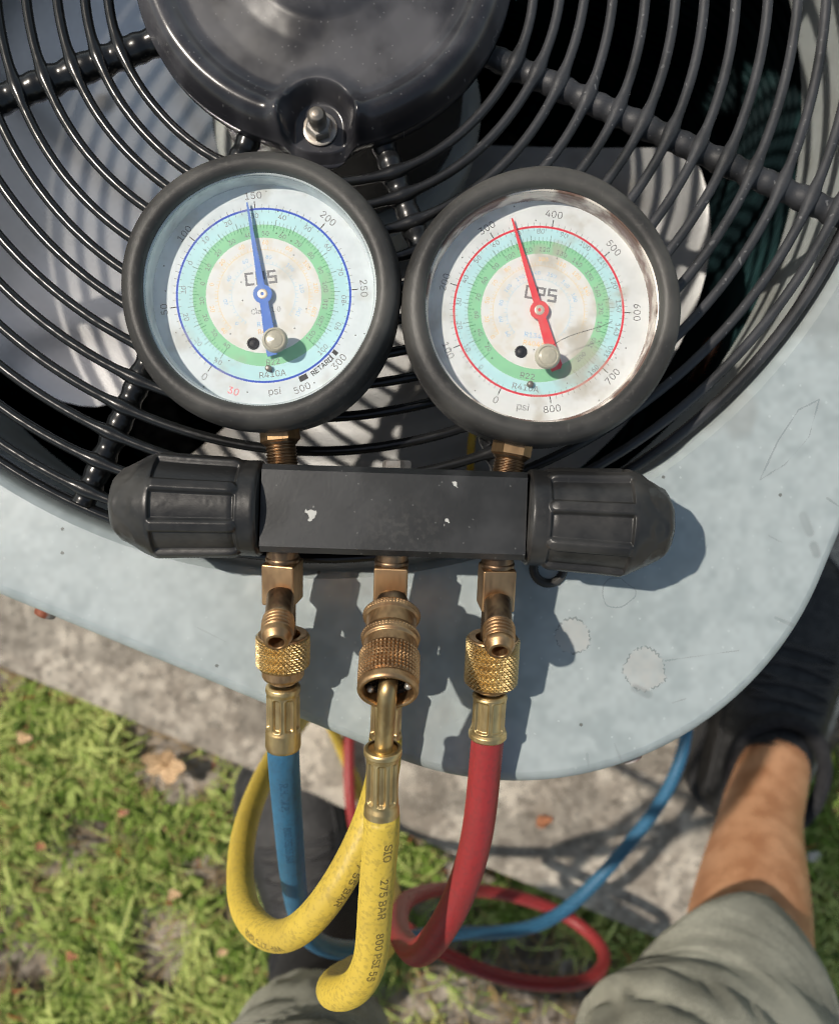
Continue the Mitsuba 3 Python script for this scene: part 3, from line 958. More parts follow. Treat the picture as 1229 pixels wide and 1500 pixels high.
def dial_fn(cx, cy, rot, ring_r, ring_col, a_first, a_step, a_last, major, dirt):
    ca, sa = math.cos(-rot), math.sin(-rot)

    def fn(p, n, uv):
        x0, y0 = (p.x * 1000 - cx), (p.y * 1000 - cy)
        x, y = x0 * ca - y0 * sa, x0 * sa + y0 * ca
        r = dr.sqrt(x * x + y * y)
        a = dr.atan2(x, y) * (180 / math.pi)                 # clockwise from the dial's top
        f = fbm(x0 * 0.12 + cx, y0 * 0.12, 1.0, octaves=4)
        g = noise(x0 * 1.3, y0 * 1.3, cx)
        c = mix((0.67, 0.695, 0.69) if dirt > 0.6 else (0.64, 0.695, 0.715), (0.58, 0.605, 0.595) if dirt > 0.6 else (0.55, 0.605, 0.625), smoothstep(0.35, 0.75, f) * 0.8 + 0.2 * g)
        cen = mix((0.68, 0.69, 0.67), (0.64, 0.62, 0.56), smoothstep(0.4, 0.75, fbm(x * 0.25, y * 0.25, 4.0, octaves=3)))
        ed = 0.12
        band = lambda lo, hi: smoothstep(lo - ed, lo + ed, r) * smoothstep(hi + ed, hi - ed, r)
        tint = 0.9 + 0.2 * f
        c = mix(c, mi.Color3f(0.44, 0.68, 0.70) * tint, band(24.2, ring_r))
        c = mix(c, mi.Color3f(0.25, 0.55, 0.32) * tint, band(19.7, 24.2))
        c = mix(c, cen, smoothstep(19.7 + ed, 19.7 - ed, r))

        def ticks(step, first, last, w, lo, hi):
            u = (a - first) / step
            d = dr.abs(u - dr.round(u)) * step * (math.pi / 180) * r
            inr = dr.select((a > first - step * 0.4) & (a < last + step * 0.4), 1.0, 0.0)
            return smoothstep(w + 0.06, w - 0.06, d) * band(lo, hi) * inr
        # refrigerant temperature scales
        c = mix(c, (0.16, 0.25, 0.22), ticks(3.1, -139, 139, 0.09, 24.0, 25.4) * 0.8)
        c = mix(c, (0.16, 0.25, 0.22), ticks(15.5, -139, 139, 0.13, 23.4, 26.2) * 0.9)
        c = mix(c, (0.06, 0.24, 0.10), ticks(2.8, -139, 139, 0.09, 22.9, 24.2) * 0.8)
        c = mix(c, (0.06, 0.24, 0.10), ticks(14.0, -139, 139, 0.12, 22.0, 24.4) * 0.9)
        o = band(15.5, 15.75) * dr.select((a > -128) & (a < 118), 1.0, 0.0)
        c = mix(c, (0.80, 0.58, 0.28), dr.maximum(o, ticks(4.1, -128, 118, 0.10, 15.5, 16.7)) * 0.75 * (0.45 + 0.8 * g))
        b = band(10.8, 11.0) * dr.select((a > -140) & (a < 132), 1.0, 0.0)
        c = mix(c, (0.40, 0.60, 0.74), dr.maximum(b, ticks(6.5, -140, 132, 0.10, 10.8, 11.9)) * 0.8 * (0.45 + 0.8 * g))
        # pressure scale
        c = mix(c, (0.15, 0.15, 0.15), ticks(a_step, a_first, a_last, 0.10, ring_r + 0.2, ring_r + 1.5) * 0.7)
        c = mix(c, (0.10, 0.10, 0.10), ticks(a_step, a_first, a_last, 0.10, ring_r - 1.3, ring_r - 0.2) * 0.55)
        c = mix(c, (0.05, 0.05, 0.05), ticks(major, a_first, a_last, 0.17, ring_r - 0.2, ring_r + 2.7))
        c = mix(c, ring_col, band(ring_r - 0.36, ring_r + 0.36))
        # specks and grime
        sp, _, w = voronoi(x0 * 0.35 + cx, y0 * 0.35)
        c = mix(c, (0.06, 0.06, 0.06), smoothstep(0.12, 0.07, sp) * dr.select(w > 0.95, 1.0, 0.0) * 0.8)
        gr = smoothstep(0.56, 0.8, fbm(x0 * 0.07 + 5, y0 * 0.07 + cy, 2.0, octaves=5)) * dirt
        return mix(c, (0.40, 0.37, 0.30), gr)
    return fn


def arc_text(txt, h, r, ang_deg, inward, bold=False):
    """lettering on a dial of centre 0 at radius r (to its middle), ang clockwise from the top"""
    tm = meshkit.text_mesh(txt, h, depth=0.04, bold=bold)
    q = np.asarray(tm.vertices)
    w = q[:, 0].max() + q[:, 0].min()
    x, y = q[:, 0] - w / 2, q[:, 1] - h / 2
    a = math.radians(ang_deg)
    if inward:
        x, y = -x, -y
    X = x * math.cos(a) + (y + r) * math.sin(a)
    Y = -x * math.sin(a) + (y + r) * math.cos(a)
    tm.vertices = np.stack([X, Y, q[:, 2]], -1)
    return tm


def flat_text(txt, h, x, y, bold=False):
    tm = meshkit.text_mesh(txt, h, depth=0.04, bold=bold)
    q = np.asarray(tm.vertices)
    tm.vertices = q + [x - (q[:, 0].max() + q[:, 0].min()) / 2, y - h / 2, 0]
    return tm


def poly_mesh(g, depth):
    gs = list(getattr(g, 'geoms', [g]))
    return cat([trimesh.creation.extrude_polygon(q, depth, engine='earcut') for q in gs if q.area > 1e-6])


def logo(h):
    """the three-letter block logo on the dials"""
    w = 0.8
    C = LineString([(3.0, 4.2), (0.35, 4.2), (0.35, 0.35), (3.0, 0.35)]).buffer(w / 2, cap_style=2, join_style=2)
    Pl = LineString([(4.1, 0.0), (4.1, 4.2), (6.6, 4.2), (6.6, 2.0), (4.9, 2.0)]).buffer(w / 2, cap_style=2, join_style=2)
    S = LineString([(10.9, 4.2), (8.2, 4.2), (8.2, 2.3), (10.7, 2.3), (10.7, 0.35), (8.0, 0.35)]).buffer(w / 2, cap_style=2, join_style=2)
    m = poly_mesh(unary_union([C, Pl, S]), 0.04)
    k = h / 4.5
    m.vertices = m.vertices * [k, k, 1] - [5.45 * k, 2.25 * k, 0]
    return m


def gauge(name_label, cpx, rot_deg, needle_deg, red, stem_px, ring_r, ring_col, nmat, num, temps_c, temps_g, extra):
    C = P(cpx[0], cpx[1], 40)
    C[2] = HM
    rot = math.radians(rot_deg)
    R2 = np.array([[math.cos(rot), -math.sin(rot), 0], [math.sin(rot), math.cos(rot), 0], [0, 0, 1]])

    def put(m, z, spin=True):
        m = to_mesh(m).copy()
        m.vertices = (np.asarray(m.vertices) + [0, 0, z]) @ (R2.T if spin else np.eye(3)) + C
        return m
    k = 1.0
    boot = [(0, -15.5), (38, -15.5), (43, -14.6), (45.6, -12), (46.0, -8), (46.0, 1), (46.3, 4), (46.9, 7), (46.9, 10), (46.2, 13.0), (44.6, 15.4), (42.4, 16.5), (40.4, 16.3), (39.2, 15.3), (38.8, 13.6), (38.9, 11.0), (39.2, 6), (39.2, 2.0)]
    pr = np.array(boot)
    pr = curve(np.c_[pr[3:], np.zeros(len(pr) - 3)], 70)[:, :2]
    pr = np.concatenate([np.array(boot[:3]), pr])

    def wob(t, R, Z):
        return R + 0.35 * np.sin(3 * t + rot_deg) * (Z > 4) * (R > 43) + 0.2 * np.sin(5 * t + 1)
    key = add(GM + '__pressure_gauge', put(surf(pr, wob, nu=160), 0, False), 'mat_rubber', smooth=True)
    tag(key, name_label)
    G = key
    # lens wall, lens, dial
    wall = surf(resample([(38.9, 13.2), (38.4, 13.0), (38.1, 12.3), (38.1, 11.4), (37.9, 10.9), (37.8, 6.0), (37.7, 5.2)], 40), nu=140)
    add(G + '__bezel', put(wall, 0), 'mat_lens_wall_dirty' if red else 'mat_lens_wall', smooth=40)
    rr = np.linspace(0.01, 38.3, 24)
    lens = surf(np.c_[rr[::-1], 12.6 + 0.9 * (1 - (rr[::-1] / 38.3) ** 2)], nu=96)
    add(G + '__lens', put(lens, 0), 'mat_lens', smooth=True)
    dkey = 'mat_dial_red' if red else 'mat_dial_blue'
    if red:
        fn = dial_fn(C[0], C[1], rot, ring_r, ring_col, -163.0, 4.08, 163.5, 40.8, 0.75)
    else:
        fn = dial_fn(C[0], C[1], rot, ring_r, ring_col, -151.0 + 13.8, 4.6, 137.5, 46.0, 0.5)
    mat(dkey, proc(fn), 0.55, spec=0.3)
    dz = 5.4
    disc = trimesh.creation.cylinder(37.9, 1.0, sections=128)
    add(G + '__dial', put(disc, dz - 0.5), dkey, smooth=30)
    zt = dz + 0.012
    for t, a, inw in num:
        add(G + '__numeral', put(arc_text(t, 2.35, ring_r + 4.7, a, inw), zt), 'mat_ink_num', smooth=False)
    small = [arc_text(t, 1.65, 27.4, a, abs(a) > 96) for t, a in temps_c] + [arc_text(t, 1.5, 21.2, a, abs(a) > 96) for t, a in temps_g]
    small += extra['dark']
    add(G + '__fine_print', put(cat(small), zt), 'mat_ink_soft', smooth=False)
    add(G + '__logo', put(extra['logo'], zt), 'mat_ink_soft', smooth=False)
    for nm, mk, ms in extra['more']:
        add(G + '__' + nm, put(cat(ms), zt + 0.01), mk, smooth=False)
    # needle
    a = math.radians(needle_deg)
    Lt = extra['needle_len']
    nd = Polygon([(-0.25, Lt), (0.25, Lt), (1.15, 4.0), (1.3, 0), (2.1, -extra['tail'] + 1.2), (1.4, -extra['tail']), (-1.9, -extra['tail'] - 0.3), (-2.1, -extra['tail'] + 1.0), (-1.3, 0), (-1.15, 4.0)])
    nd = nd.union(Point(0, 0).buffer(3.2, 24))
    nm_ = trimesh.creation.extrude_polygon(nd, 0.5, engine='earcut')
    c_, s_ = math.cos(-a), math.sin(-a)
    v = np.asarray(nm_.vertices)
    nm_.vertices = np.stack([v[:, 0] * c_ - v[:, 1] * s_, v[:, 0] * s_ + v[:, 1] * c_, v[:, 2]], -1)
    add(G + '__needle', put(nm_, 7.0), nmat, smooth=20)
    piv = surf(resample([(2.0, 3.0), (1.95, 7.2), (1.6, 7.7), (0.6, 7.75), (0.5, 7.3), (0, 7.3)], 30), nu=32)
    add(G + '__pivot', put(piv, 0), 'mat_pivot', smooth=40)
    # fill plug in the lens and the adjusting screw on the dial
    for (px_, py_), h_, prof_, mk, nm in extra['bits']:
        Q = P(px_, py_, h_)
        s = surf(resample(prof_, 30), nu=36)
        s.vertices += Q
        add(G + '__' + nm, s, mk, smooth=40)
    for hp in extra.get('hair', []):
        add(G + '__hair_strand', sweep(curve([P(*q) for q in hp], 30), 0.09, 6), 'mat_ink', smooth=True)
    # socket: hex and threaded stem down to the block
    S = P(*stem_px, HM + 3)
    S[2] = HM
    d = unit(S - C)
    A = C + d * 44.0
    L = np.linalg.norm(S - A)
    hx = hexnut(7.0, 0, 6.2, 0.8)
    add(GM + '__gauge_socket', along(hx, A, S, roll=0.5), 'mat_brass_bronze', smooth=20)
    stem = surf([(0, 6), (6.0, 6.2), (5.6, 6.9)] + threads(5.2, 7, L + 4, 1.1, 0.22, 80) + [(0, L + 5)], nu=40)
    add(GM + '__gauge_socket__thread', along(stem, A, S), 'mat_brass_dark', smooth=50)
    return G


PLUG = [(4.1, -0.8), (4.3, 0.2), (3.9, 1.3), (3.3, 1.7), (3.0, 1.3), (2.5, 1.6), (0, 2.0)]
HOLE = [(2.1, -0.6), (2.1, 0.25), (1.6, 0.4), (1.3, 0.0), (0.4, 0.35), (0, 0.4)]
PINP = [(1.1, -2), (1.1, 1.4), (0.7, 1.9), (0, 2.0)]


def tm_seq(vals, a0, a1, lo=None):
    n = len(vals)
    return [(v, a0 + (a1 - a0) * i / (n - 1)) for i, v in enumerate(vals)]


def retard_box(r0, r1, a0, a1):
    t = np.radians(np.linspace(a0, a1, 8))
    ptsq = [(r0 * math.sin(q), r0 * math.cos(q)) for q in t] + [(r1 * math.sin(q), r1 * math.cos(q)) for q in t[::-1]]
    return trimesh.creation.extrude_polygon(Polygon(ptsq), 0.04, engine='earcut')


RL = 29.6
extraL = {
    'dark': [flat_text('R22', 1.9, 0.6, -22.9), flat_text('R410A', 2.1, 0.0, -27.0), flat_text('psi', 2.4, 0.0, -32.9), flat_text('Class 1.0', 1.7, 0.2, -5.2)],
    'logo': None, 'needle_len': 31.5, 'tail': 21.0,
    'more': [('vacuum_numeral', 'mat_ink_red', [arc_text('30', 2.35, RL + 4.7, -156, True)]),
             ('retard_mark', 'mat_ink', [retard_box(30.3, 32.2, 134, 136.5), retard_box(30.3, 32.2, 158.0, 163.5), arc_text('RETARD', 1.7, 31.3, 147, True, True)]),
             ('blue_print', 'mat_ink_blue', [flat_text('R134A', 1.6, 0.2, -9.6)] + [arc_text(t, 1.25, 13.2, a, abs(a) > 96) for t, a in tm_seq(['0', '20', '40', '60', '80', '100', '110', '130'], -130, 122)]),
             ('orange_print', 'mat_ink_orange', [flat_text('R404A', 1.6, 0.2, -12.2)] + [arc_text(t, 1.35, 18.1, a, abs(a) > 96) for t, a in tm_seq(['40', '20', '0', '20', '40', '60', '80', '100', '120', '130'], -125, 115)])],
    'bits': [((403, 498), 41.3, PLUG, 'mat_plug', 'fill_plug'), ((371, 503), 33.6, HOLE, 'mat_dark', 'dial_screw'), ((394, 540), 33.6, PINP, 'mat_steel', 'stop_pin')]}
extraL['logo'] = logo(4.4)
extraL['logo'].vertices += [-0.3, 6.0, 0]
numL = [('0', -137.5, True), ('50', -91.5, False), ('100', -45.5, False), ('150', 0.5, False), ('200', 46.5, False), ('250', 92.5, False), ('300', 138.0, True), ('500', 164.0, True)]
tcL = tm_seq(['40', '30', '20', '10', '0', '10', '20', '30', '40', '50', '60', '70', '80', '90', '100'], -139, 139)
tgL = tm_seq(['40', '30', '20', '10', '0', '10', '20', '30', '40', '50', '60', '70', '80', '90', '100', '110', '120', '130'], -137, 137)
gauge('gauge with a blue needle and blue ring, on the left of the manifold', (381, 425), 6.5, -3.2, False, (413, 688), RL, (0.035, 0.085, 0.46), 'mat_needle_blue', numL, tcL, tgL, extraL)

RR = 28.9
extraR = {
    'dark': [flat_text('R22', 2.0, -0.3, -22.4), flat_text('R410A', 2.1, -0.3, -26.4), flat_text('psi', 2.4, -0.2, -33.0)],
    'logo': None, 'needle_len': 32.5, 'tail': 21.0,
    'more': [('blue_print', 'mat_ink_blue', [flat_text('R134A', 1.7, 0.2, -8.4)] + [arc_text(t, 1.25, 13.1, a, abs(a) > 96) for t, a in tm_seq(['40', '60', '80', '100', '120', '140', '150', '160', '180'], -135, 60)]),
             ('orange_print', 'mat_ink_orange', [flat_text('R404A', 1.7, 0.2, -11.2)] + [arc_text(t, 1.35, 17.9, a, abs(a) > 96) for t, a in tm_seq(['0', '30', '50', '70', '80', '90', '100', '110', '120', '140'], -128, 58)])],
    'bits': [((802, 522), 41.3, PLUG, 'mat_plug', 'fill_plug'), ((763, 515), 33.6, HOLE, 'mat_motor', 'dial_screw'), ((776, 563), 33.6, PINP, 'mat_steel', 'stop_pin')]}
extraR['hair'] = [[(808, 507, 42.2), (840, 490, 42.3), (870, 481, 42.3), (897, 470, 42.2)]]
extraR['logo'] = logo(4.4)
extraR['logo'].vertices += [-0.2, 6.0, 0]
numR = [(str(v), -163.2 + 0.408 * v, abs(-163.2 + 0.408 * v) > 96) for v in range(0, 801, 100)]
tcR = tm_seq(['0', '10', '20', '30', '40', '50', '60', '70', '80', '90', '100', '110', '120', '130', '140', '150', '160'], -143, 128)
tgR = tm_seq(['20', '40', '60', '70', '80', '90', '100', '110', '120', '130', '140', '150', '160', '170', '180', '190', '200'], -135, 128)
gauge('gauge with a red needle and red ring, its bezel stained brown, on the right of the manifold', (793, 449), -9.0, -25.6, True, (745, 690), RR, (0.66, 0.045, 0.06), 'mat_needle_red', numR, tcR, tgR, extraR)

# --- fittings below the block
def line(px0, py0, h0, px1, py1, h1):
    return P(px0, py0, h0), P(px1, py1, h1)


LL = line(414, 812, HM, 415, 1095, 9.5)
LM = line(574, 816, HM, 564, 1100, 10.0)
LR = line(729, 820, HM, 714, 1080, 12.0)
tee(GM + '__tee_fitting', None, LL, 0.16)
flare_port(GM + '__tee_fitting', P(411, 874, 30.5), P(405, 942, 46.5))
tee(GM + '__tee_fitting_001', None, LM, 0.0)
tee(GM + '__tee_fitting_002', None, LR, -0.10)
flare_port(GM + '__tee_fitting_002', P(729, 882, 30.5), P(732, 955, 46.5))

# quick coupler parked on the middle branch
CA, CB = P(575, 878, 33), P(568, 1016, 59.0)
QC = GM + '__quick_coupler'
Lq = np.linalg.norm(CB - CA)
nose = surf(resample([(0, 0), (5.4, 0), (5.4, 8.5), (0, 8.5)], 20), nu=36)
add(GM + '__tee_fitting_001__branch', along(nose, CA, CB), 'mat_brass_dark', smooth=40)
z0 = 5.5
sc = (Lq - z0)
prof = [(5.0, z0), (7.8, z0), (8.9, z0 + 0.5), (9.4, z0 + 1.3), (9.3, z0 + 3.0), (8.4, z0 + 3.6), (8.3, z0 + 8.6), (9.3, z0 + 9.4), (9.5, z0 + 10.4), (9.4, z0 + 12.6), (8.7, z0 + 13.2), (8.7, z0 + 16.6), (9.0, z0 + 17.0)]
tag(add(QC, along(surf(resample(prof, 90), nu=80), CA, CB), 'mat_brass_bronze', smooth=40), 'round brass quick coupler with knurled bands')
add(QC + '__knurled_sleeve', along(knurl(9.5, z0 + 17.0, Lq - 3.6, 46, 0.75, 'square'), CA, CB), 'mat_brass_bronze', smooth=25)
for q0, q1 in ((z0 + 1.0, z0 + 2.7), (z0 + 9.8, z0 + 11.8)):
    add(QC + '__knurled_ring', along(knurl(9.55, q0, q1, 52, 0.5, 'square'), CA, CB), 'mat_brass_bronze', smooth=25)
prof = [(9.3, Lq - 3.8), (9.7, Lq - 3.0), (9.7, Lq - 1.0), (9.3, Lq - 0.2), (8.7, Lq), (8.0, Lq - 0.3), (7.6, Lq - 1.2), (7.5, Lq - 9.0), (0, Lq - 9.2)]
add(QC + '__rim', along(surf(resample(prof, 70), nu=80), CA, CB), 'mat_brass_bronze', smooth=40)
dark = surf(resample([(7.45, Lq - 4.2), (6.2, Lq - 4.6), (6.0, Lq - 8.0), (0, Lq - 8.2)], 30), nu=50)
add(QC + '__seal', along(dark, CA, CB), 'mat_dark', smooth=40)
qd = unit(CB - CA)
e1 = unit(np.cross(qd, [1, 0, 0]))
e2 = np.cross(qd, e1)
for a in (0.5, 2.0, 3.3, 4.6, 5.7):
    add(QC + '__ball', ball(1.25, 2, CA + qd * (Lq - 3.2) + 6.3 * (math.cos(a) * e1 + math.sin(a) * e2)), 'mat_steel', smooth=True)

# ------------------------------------------------------------------ hoses
def end_fittings(H, A, B, za, zn, fl, r_f, collar, **kw):
    """knurled nut and ferrule along the line A-B; za: nut start, zn: nut length, fl: ferrule length"""
    d = unit(B - A)
    L = np.linalg.norm(B - A)
    nz0 = za
    prof = [(4.6, nz0 + 1.0), (7.4, nz0), (8.6, nz0), (9.1, nz0 + 0.7)]
    add(H + '__swivel_nut', along(knurl(9.3, nz0 + 0.6, nz0 + zn, 34, 1.15), A, B), 'mat_brass', smooth=20)
    e = nz0 + zn
    lip = [(6.2, nz0 + 3), (6.2, nz0 + 0.3), (8.7, nz0 + 0.1), (9.0, nz0 + 0.8)]
    tail = [(9.0, e - 0.3), (8.6, e + 0.4)] + ([(7.6, e + 0.5), (7.6, e + 3.6), (7.0, e + 4.6), (5.0, e + 5.0), (4.8, e + 6.4)] if collar else [(7.6, e + 1.2), (5.0, e + 1.5), (4.8, e + 3)])
    add(H + '__swivel_nut__shoulder', along(surf(resample(lip, 20), nu=60), A, B), 'mat_brass_bronze', smooth=40)
    add(H + '__swivel_nut__shoulder', along(surf(resample(tail, 50), nu=60), A, B), 'mat_brass_bronze', smooth=40)
    f = ferrule(fl, r_f, **kw)
    add(H + '__ferrule', along(f, B - d * fl, B), 'mat_brass', smooth=35)


# blue
H = 'refrigerant_hose'
labels[H] = {'label': 'blue rubber hose with brass end, leftmost of the three hanging from the manifold', 'category': 'hose', 'group': 'charging hoses screwed to the manifold'}
A, B = LL
end_fittings(H, A, B, 29.5, 12.4, 25.5, 6.3, True, nslot=8, phase=0.25, width=0.26)
d = unit(B - A)
Lb = np.linalg.norm(B - A)
pts = [B - d * 6, B + d * 2, P(418, 1150, -2), P(424, 1225, -28), P(430, 1290, -68), P(439, 1340, -118), P(458, 1376, -175), P(500, 1392, -232), P(560, 1386, -290), P(640, 1369, -370),
       P(720, 1367, -420), P(800, 1350, -445), P(865, 1300, -455), P(925, 1232, -460), P(972, 1168, -470), P(1000, 1100, -480), P(1006, 1030, -490), P(990, 950, -500)]
cb = hose_tube(H, pts, 5.9, 'mat_hose_blue', 420)
add(H + '__hose_lettering', wrap_text(cb, 5.9, 18, 'R.H.  M.P.', 3.0, off=-0.1), 'mat_ink_blue_hose', smooth=False)
add(H + '__hose_lettering', wrap_text(cb, 5.9, 48, '800 PSI/55 BAR', 3.0, off=-0.1), 'mat_ink_blue_hose', smooth=False)

# red
H = 'refrigerant_hose_001'
labels[H] = {'label': 'red rubber hose with brass end, rightmost of the three hanging from the manifold', 'category': 'hose', 'group': 'charging hoses screwed to the manifold'}
A, B = LR
scene.setdefault('dummy_key', {'type': 'diffuse'})
end_fittings(H, A, B, 28.5, 18.0, 17.8, 6.3, False, nslot=6, phase=0.52, z0=0.10, z1=0.78, width=0.36, flange=True, depth=0.8)
d = unit(B - A)
pts = [B - d * 2, B + d * 3, P(709, 1140, 8), P(701, 1210, 4), P(686, 1275, -2), P(662, 1335, -10), P(628, 1386, -26), P(600, 1390, -72), P(584, 1362, -145), P(588, 1330, -225), P(614, 1310, -320),
       P(690, 1304, -450), P(770, 1318, -480), P(840, 1350, -480), P(884, 1396, -450), P(868, 1432, -420), P(810, 1443, -400), P(735, 1432, -390), P(665, 1405, -395), P(610, 1372, -430),
       P(560, 1320, -480), P(526, 1240, -540), P(513, 1170, -572), P(511, 1100, -585), P(512, 1040, -588), P(530, 960, -590)]
cr = hose_tube(H, pts, 6.0, 'mat_hose_red', 460)

# yellow: one end under the parked coupler's tee, the other end parked in the coupler
H = 'refrigerant_hose_002'
labels[H] = {'label': 'yellow rubber hose with lettering, looped below the middle of the manifold', 'category': 'hose', 'group': 'charging hoses screwed to the manifold'}
A, B = LM
end_fittings(H, A, B, 36.0, 11.0, 23.0, 5.9, False, nslot=8, phase=0.2, width=0.26)
F0, F1 = P(561, 1097, 46), P(558.5, 1215, 38)
d1 = unit(F1 - F0)
d = unit(B - A)
pts = [B - d * 6, B + d * 3, P(557, 1150, 7), P(536, 1215, 8), P(497, 1292, 10), P(450, 1352, 6), P(405, 1372, -6), P(366, 1345, -26), P(352, 1290, -56), P(358, 1220, -96), P(378, 1158, -140), P(403, 1108, -190), P(436, 1062, -290),
       P(474, 1045, -500), P(498, 1092, -588), P(522, 1150, -594), P(548, 1215, -570), P(568, 1275, -470), P(579, 1330, -330), P(570, 1380, -215), P(540, 1408, -120), P(507, 1428, -55), P(488, 1444, -18), P(492, 1455, 5), P(520, 1447, 17), P(541, 1410, 23), P(549, 1340, 29), P(555, 1265, 34), F1 + d1 * 4, F1 - d1 * 6]
cy_ = hose_tube(H, pts, 6.1, 'mat_hose_yellow', 560)
fer = ferrule(np.linalg.norm(F1 - F0), 5.75, nslot=8, phase=0.0, z0=0.12, z1=0.62, width=0.25)
add(H + '__ferrule', along(fer, F0, F1), 'mat_brass', smooth=35)
add(H + '__ferrule__crimp_ring', along(surf(resample([(5.0, -0.6), (6.0, -0.3), (6.3, 0.4), (6.3, 1.6), (5.8, 2.2)], 20), nu=48), F0, F1), 'mat_brass', smooth=40)
rod = curve([CA + qd * (Lq - 8), CA + qd * (Lq - 3), P(567.5, 1012, 57.5), P(566, 1040, 54.5), P(563.5, 1075, 49.5), F0 + d1 * 1.5], 60)
add(H + '__bent_tube', sweep(rod, 3.05, 24), 'mat_brass', smooth=True)
rev = cy_[::-1]
seg = np.r_[0, np.cumsum(np.linalg.norm(np.diff(rev, axis=0), axis=1))]
ty = [wrap_text(rev, 6.1, 7.5, 'SIO', 2.8, off=0.45), wrap_text(rev, 6.1, 21.5, '275 BAR', 2.8, off=0.42), wrap_text(rev, 6.1, 43.0, '800 PSI 55', 2.7, off=0.38)]
ty.append(wrap_text(cy_, 6.1, 32, '800 PSI / 55 BAR', 2.8, off=0.75))
ty.append(wrap_text(cy_, 6.1, 92, 'WP 275 BAR', 2.8, off=0.7))
for q_ in ty:
    add(H + '__hose_lettering', q_, 'mat_ink_hose', smooth=False)
del scene['dummy_key']

# ------------------------------------------------------------------ the person standing by the unit (legs only in view)
def hull_chain(pts):
    out_ = []
    for (a, ra), (b, rb) in zip(pts[:-1], pts[1:]):
        out_.append(m3.Manifold.batch_hull([m3.Manifold.sphere(ra, 28).translate(list(map(float, a))), m3.Manifold.sphere(rb, 28).translate(list(map(float, b)))]))
    return out_


def Z(x, y, z):
    return np.array([x, y, z + GZ], float)


AR, KR, HR = Z(354, -252, 118), Z(160, -428, 490), Z(62, -545, 850)
AL, KL, HL = Z(-92, -446, 105), Z(-80, -392, 490), Z(-100, -545, 850)


def leg(A, K, Hp, toe, back):
    ct = A + (K - A) * 0.68 + back
    cl = A + (K - A) * 0.38 + back * 0.5
    return hull_chain([(A + toe * 110 - [0, 0, 78], 10), (A + toe * 40 - [0, 0, 64], 20), (A - [0, 0, 40], 31), (A + [0, 0, 15], 33.5), (A + (K - A) * 0.2, 36.5), (cl, 46), (ct, 55), (A + (K - A) * 0.88, 54), (K, 57), (K + (Hp - K) * 0.35, 68), (K + (Hp - K) * 0.8, 82), (Hp, 88)])


toeR, toeL = unit([83, 260, 0]), unit([-57, 277, 0])
parts = leg(AR, KR, HR, toeR, np.array([4.0, -10, 0])) + leg(AL, KL, HL, toeL, np.array([0, -14.0, 0]))
parts += hull_chain([(HR + [-10, -20, 10], 95), (HL + [10, -20, 10], 95)]) + hull_chain([(HR + [-30, -20, 60], 95), (HL + [30, -20, 60], 95)])
parts += hull_chain([(np.array([-18, -565, GZ + 900.0]), 120), (np.array([-18, -590, GZ + 1010.0]), 115)])
body = m3.Manifold.batch_boolean(parts, m3.OpType.Add).refine_to_length(14)
bm = to_mesh(body)
bm.merge_vertices()
trimesh.smoothing.filter_taubin(bm, iterations=24)
tag(add('person', bm, 'mat_skin', smooth=True), 'person standing at the unit in olive grey shorts, black socks and black shoes', 'person')


def sleeve(path, radii, squash=1.0, seed=0, n=150, sides=140, amp=5.0):
    """a leg of the shorts: hem at path[0]; the hem is turned inwards"""
    c = curve(path, n)
    s = np.linspace(0, 1, n)
    r = np.interp(s, np.linspace(0, 1, len(radii)), radii)
    r = np.convolve(np.r_[np.full(6, r[0]), r, np.full(6, r[-1])], np.ones(13) / 13, 'valid')
    t = np.gradient(c, axis=0)
    t /= np.linalg.norm(t, axis=1, keepdims=True)
    a = np.cross(t, [0, 0, 1.0])
    a /= np.linalg.norm(a, axis=1, keepdims=True)
    b = np.cross(t, a)
    ph = np.arange(sides) * 2 * np.pi / sides
    S, PH = np.meshgrid(s, ph, indexing='ij')
    nx = np.stack([np.cos(PH) * 1.6 + seed * 3.1, np.sin(PH) * 1.6, S * 5.5 + 0.5 * np.cos(PH)], -1)
    w1 = meshkit.fbm(nx, 4, seed) - 0.5
    # diagonal folds
    fold = np.abs(np.sin(S * 36 + PH * 1.6 + 6 * w1 + seed)) ** 0.55 - 0.7
    hem = np.exp(-(S / 0.05) ** 2)
    flare_ = 0.05 * np.cos(3 * PH + seed * 1.3) * np.exp(-S / 0.25)
    R = r[:, None] * (1 + flare_) + amp * (2.6 * w1 + 1.0 * fold * np.clip((S - 0.06) * 18, 0, 1)) + 2.2 * (1 / (1 + np.exp(-(0.055 - S) / 0.003))) - 2.4 * np.exp(-((S - 0.06) / 0.009) ** 2)
    V = c[:, None] + R[..., None] * (np.cos(PH)[..., None] * a[:, None] + squash * np.sin(PH)[..., None] * b[:, None])
    inner = V[0] * 0.955 + c[0] * 0.045 + t[0] * 1.0
    inner2 = V[6] * 0.95 + c[6] * 0.05
    return grid_mesh(np.concatenate([inner2[None], inner[None], V]))


